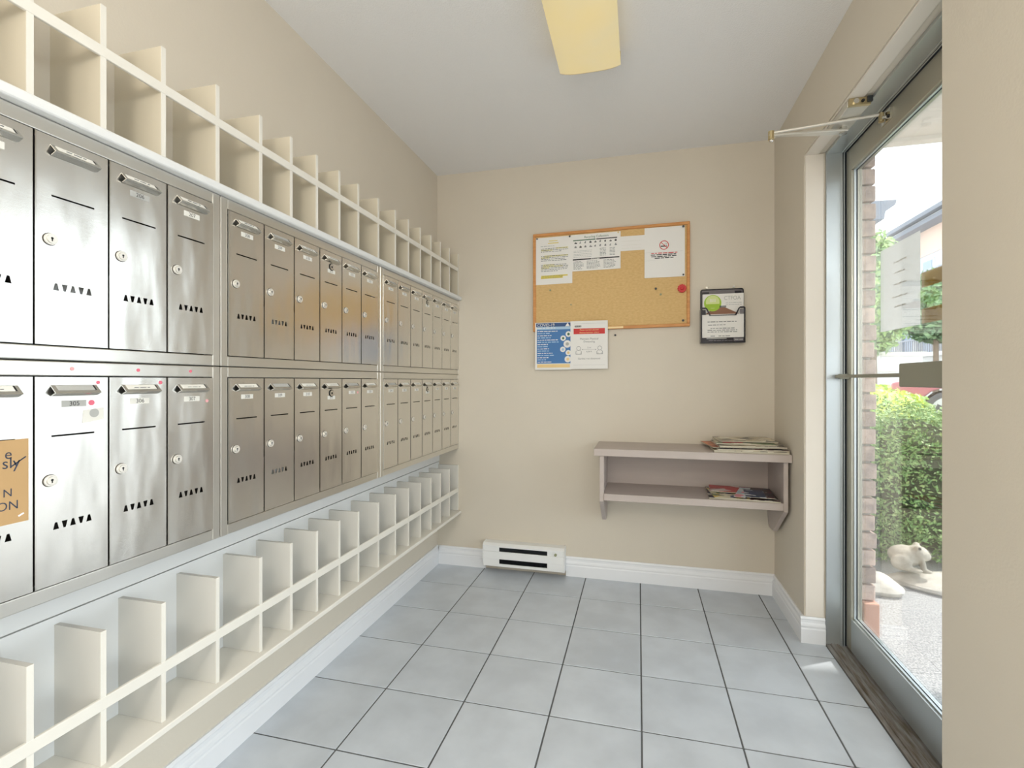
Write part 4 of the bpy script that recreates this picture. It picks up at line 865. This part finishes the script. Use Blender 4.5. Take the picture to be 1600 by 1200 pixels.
# far buildings
b1 = thing('apartment_building', 'long apartment building with slate eaves, salmon top floor and pale blue walls', 'building', (21, 33, 0.27))
g = G(); g.box(17.6, 24, 22, 41.4, 0.27, 9.0, M['bluewall']); obj('walls', g, b1)
g = G(); g.box(17.55, 24, 22, 41.4, 9.0, 10.6, M['salmon']); obj('top_storey', g, b1)
g = G(); g.box(16.7, 24.5, 21.5, 42.0, 10.6, 10.85, M['roofgrey']); g.box(16.9, 24.5, 21.6, 41.9, 10.85, 11.0, M['whitewall']); g.box(16.5, 24.5, 21.4, 42.1, 11.0, 11.25, M['roofgrey']); obj('eaves', g, b1)
wn = None
for zz in (4.6, 7.2):
    for k in range(9):
        y = 23.0 + k * 2.05
        if wn is None:
            g = G(); g.box(17.52, 17.6, y - 0.6, y + 0.6, zz, zz + 1.5, M['whitewall']); wn = obj('window', g, b1); g = G(); g.box(17.48, 17.52, y - 0.48, y + 0.48, zz + 0.1, zz + 1.4, M['pane']); wp_ = obj('window_pane', g, wn); base = np.array(wn.location) - [0, y, zz]
        else: c = copy(wn, b1, base + [0, y, zz]); copy(wp_, c)
for k in range(4):
    y = 25 + k * 4.1; g = G(); g.box(16.7, 17.6, y - 1.2, y + 1.2, 6.75, 6.9, M['whitewall']); g.box(16.7, 16.75, y - 1.2, y + 1.2, 7.7, 7.78, M['rail'])
    for q in range(9): g.box(16.7, 16.74, y - 1.2 + q * 0.29, y - 1.16 + q * 0.29, 6.9, 7.7, M['rail'])
    obj('balcony', g, b1)
b2 = thing('row_house', 'low white row of terraces with square columns below the apartment building', 'building', (15.5, 30, 0.27))
g = G(); g.box(14.6, 17.4, 22, 41, 0.27, 2.4, M['whitewall']); g.box(16.2, 17.4, 22, 41, 2.4, 5.0, M['bluewall']); obj('walls', g, b2)
g = G(); g.box(14.2, 17.4, 22, 41, 5.0, 5.5, M['whitewall']); obj('roof_slab', g, b2)
g = G(); g.box(14.4, 16.2, 22, 41, 2.4, 2.6, M['whitewall']); g.box(14.45, 14.5, 22, 41, 3.3, 3.38, M['rail'])
for q in range(95): g.box(14.46, 14.49, 22 + q * 0.2, 22.04 + q * 0.2, 2.6, 3.3, M['rail'])
obj('terrace', g, b2)
for k in range(10):
    y = 22.3 + k * 2.05; g = G(); g.box(14.5, 14.8, y - 0.15, y + 0.15, 2.6, 5.0, M['whitewall']); obj('column', g, b2)
    g = G(); g.box(16.12, 16.2, y + 0.6, y + 1.5, 2.7, 4.5, M['salmon'] if k % 3 == 1 else M['pane']); obj('window', g, b2)
    if k < 6: g = G(); g.box(14.52, 14.6, y - 0.1, y + 1.6, 0.9, 2.1, M['carglass']); obj('garage_window', g, b2)
b3 = thing('corner_building', 'white building with a slate cornice, mostly hidden behind the brick reveal', 'building', (6.5, 26, 0.27))
g = G(); g.box(3.5, 9.55, 23, 29, 0.27, 7.9, M['whitewall']); obj('walls', g, b3)
g = G(); g.prism([(3.2, 7.75), (9.75, 7.75), (9.8, 8.05), (10.15, 8.3), (10.2, 8.5), (3.2, 8.6)], 'y', 22.7, 29.3, M['roofgrey']); obj('cornice', g, b3)
g = G(); g.box(3.3, 9.65, 22.9, 29.1, 5.9, 6.15, M['roofgrey']); obj('ledge', g, b3)
wl = thing('garden_wall', 'low white garden wall with coping across the street', 'wall', (8, 17.3, 0.27))
g = G(); g.box(5.5, 8.4, 17.2, 17.4, 0.27, 1.9, M['whitewall']); obj('wall_panel', g, wl)
g = G(); g.box(5.4, 8.5, 17.15, 17.45, 1.9, 2.02, M['stucco']); obj('coping', g, wl)
g = G(); g.box(5.5, 8.4, 17.12, 17.2, 1.42, 1.5, M['stucco']); obj('band', g, wl)
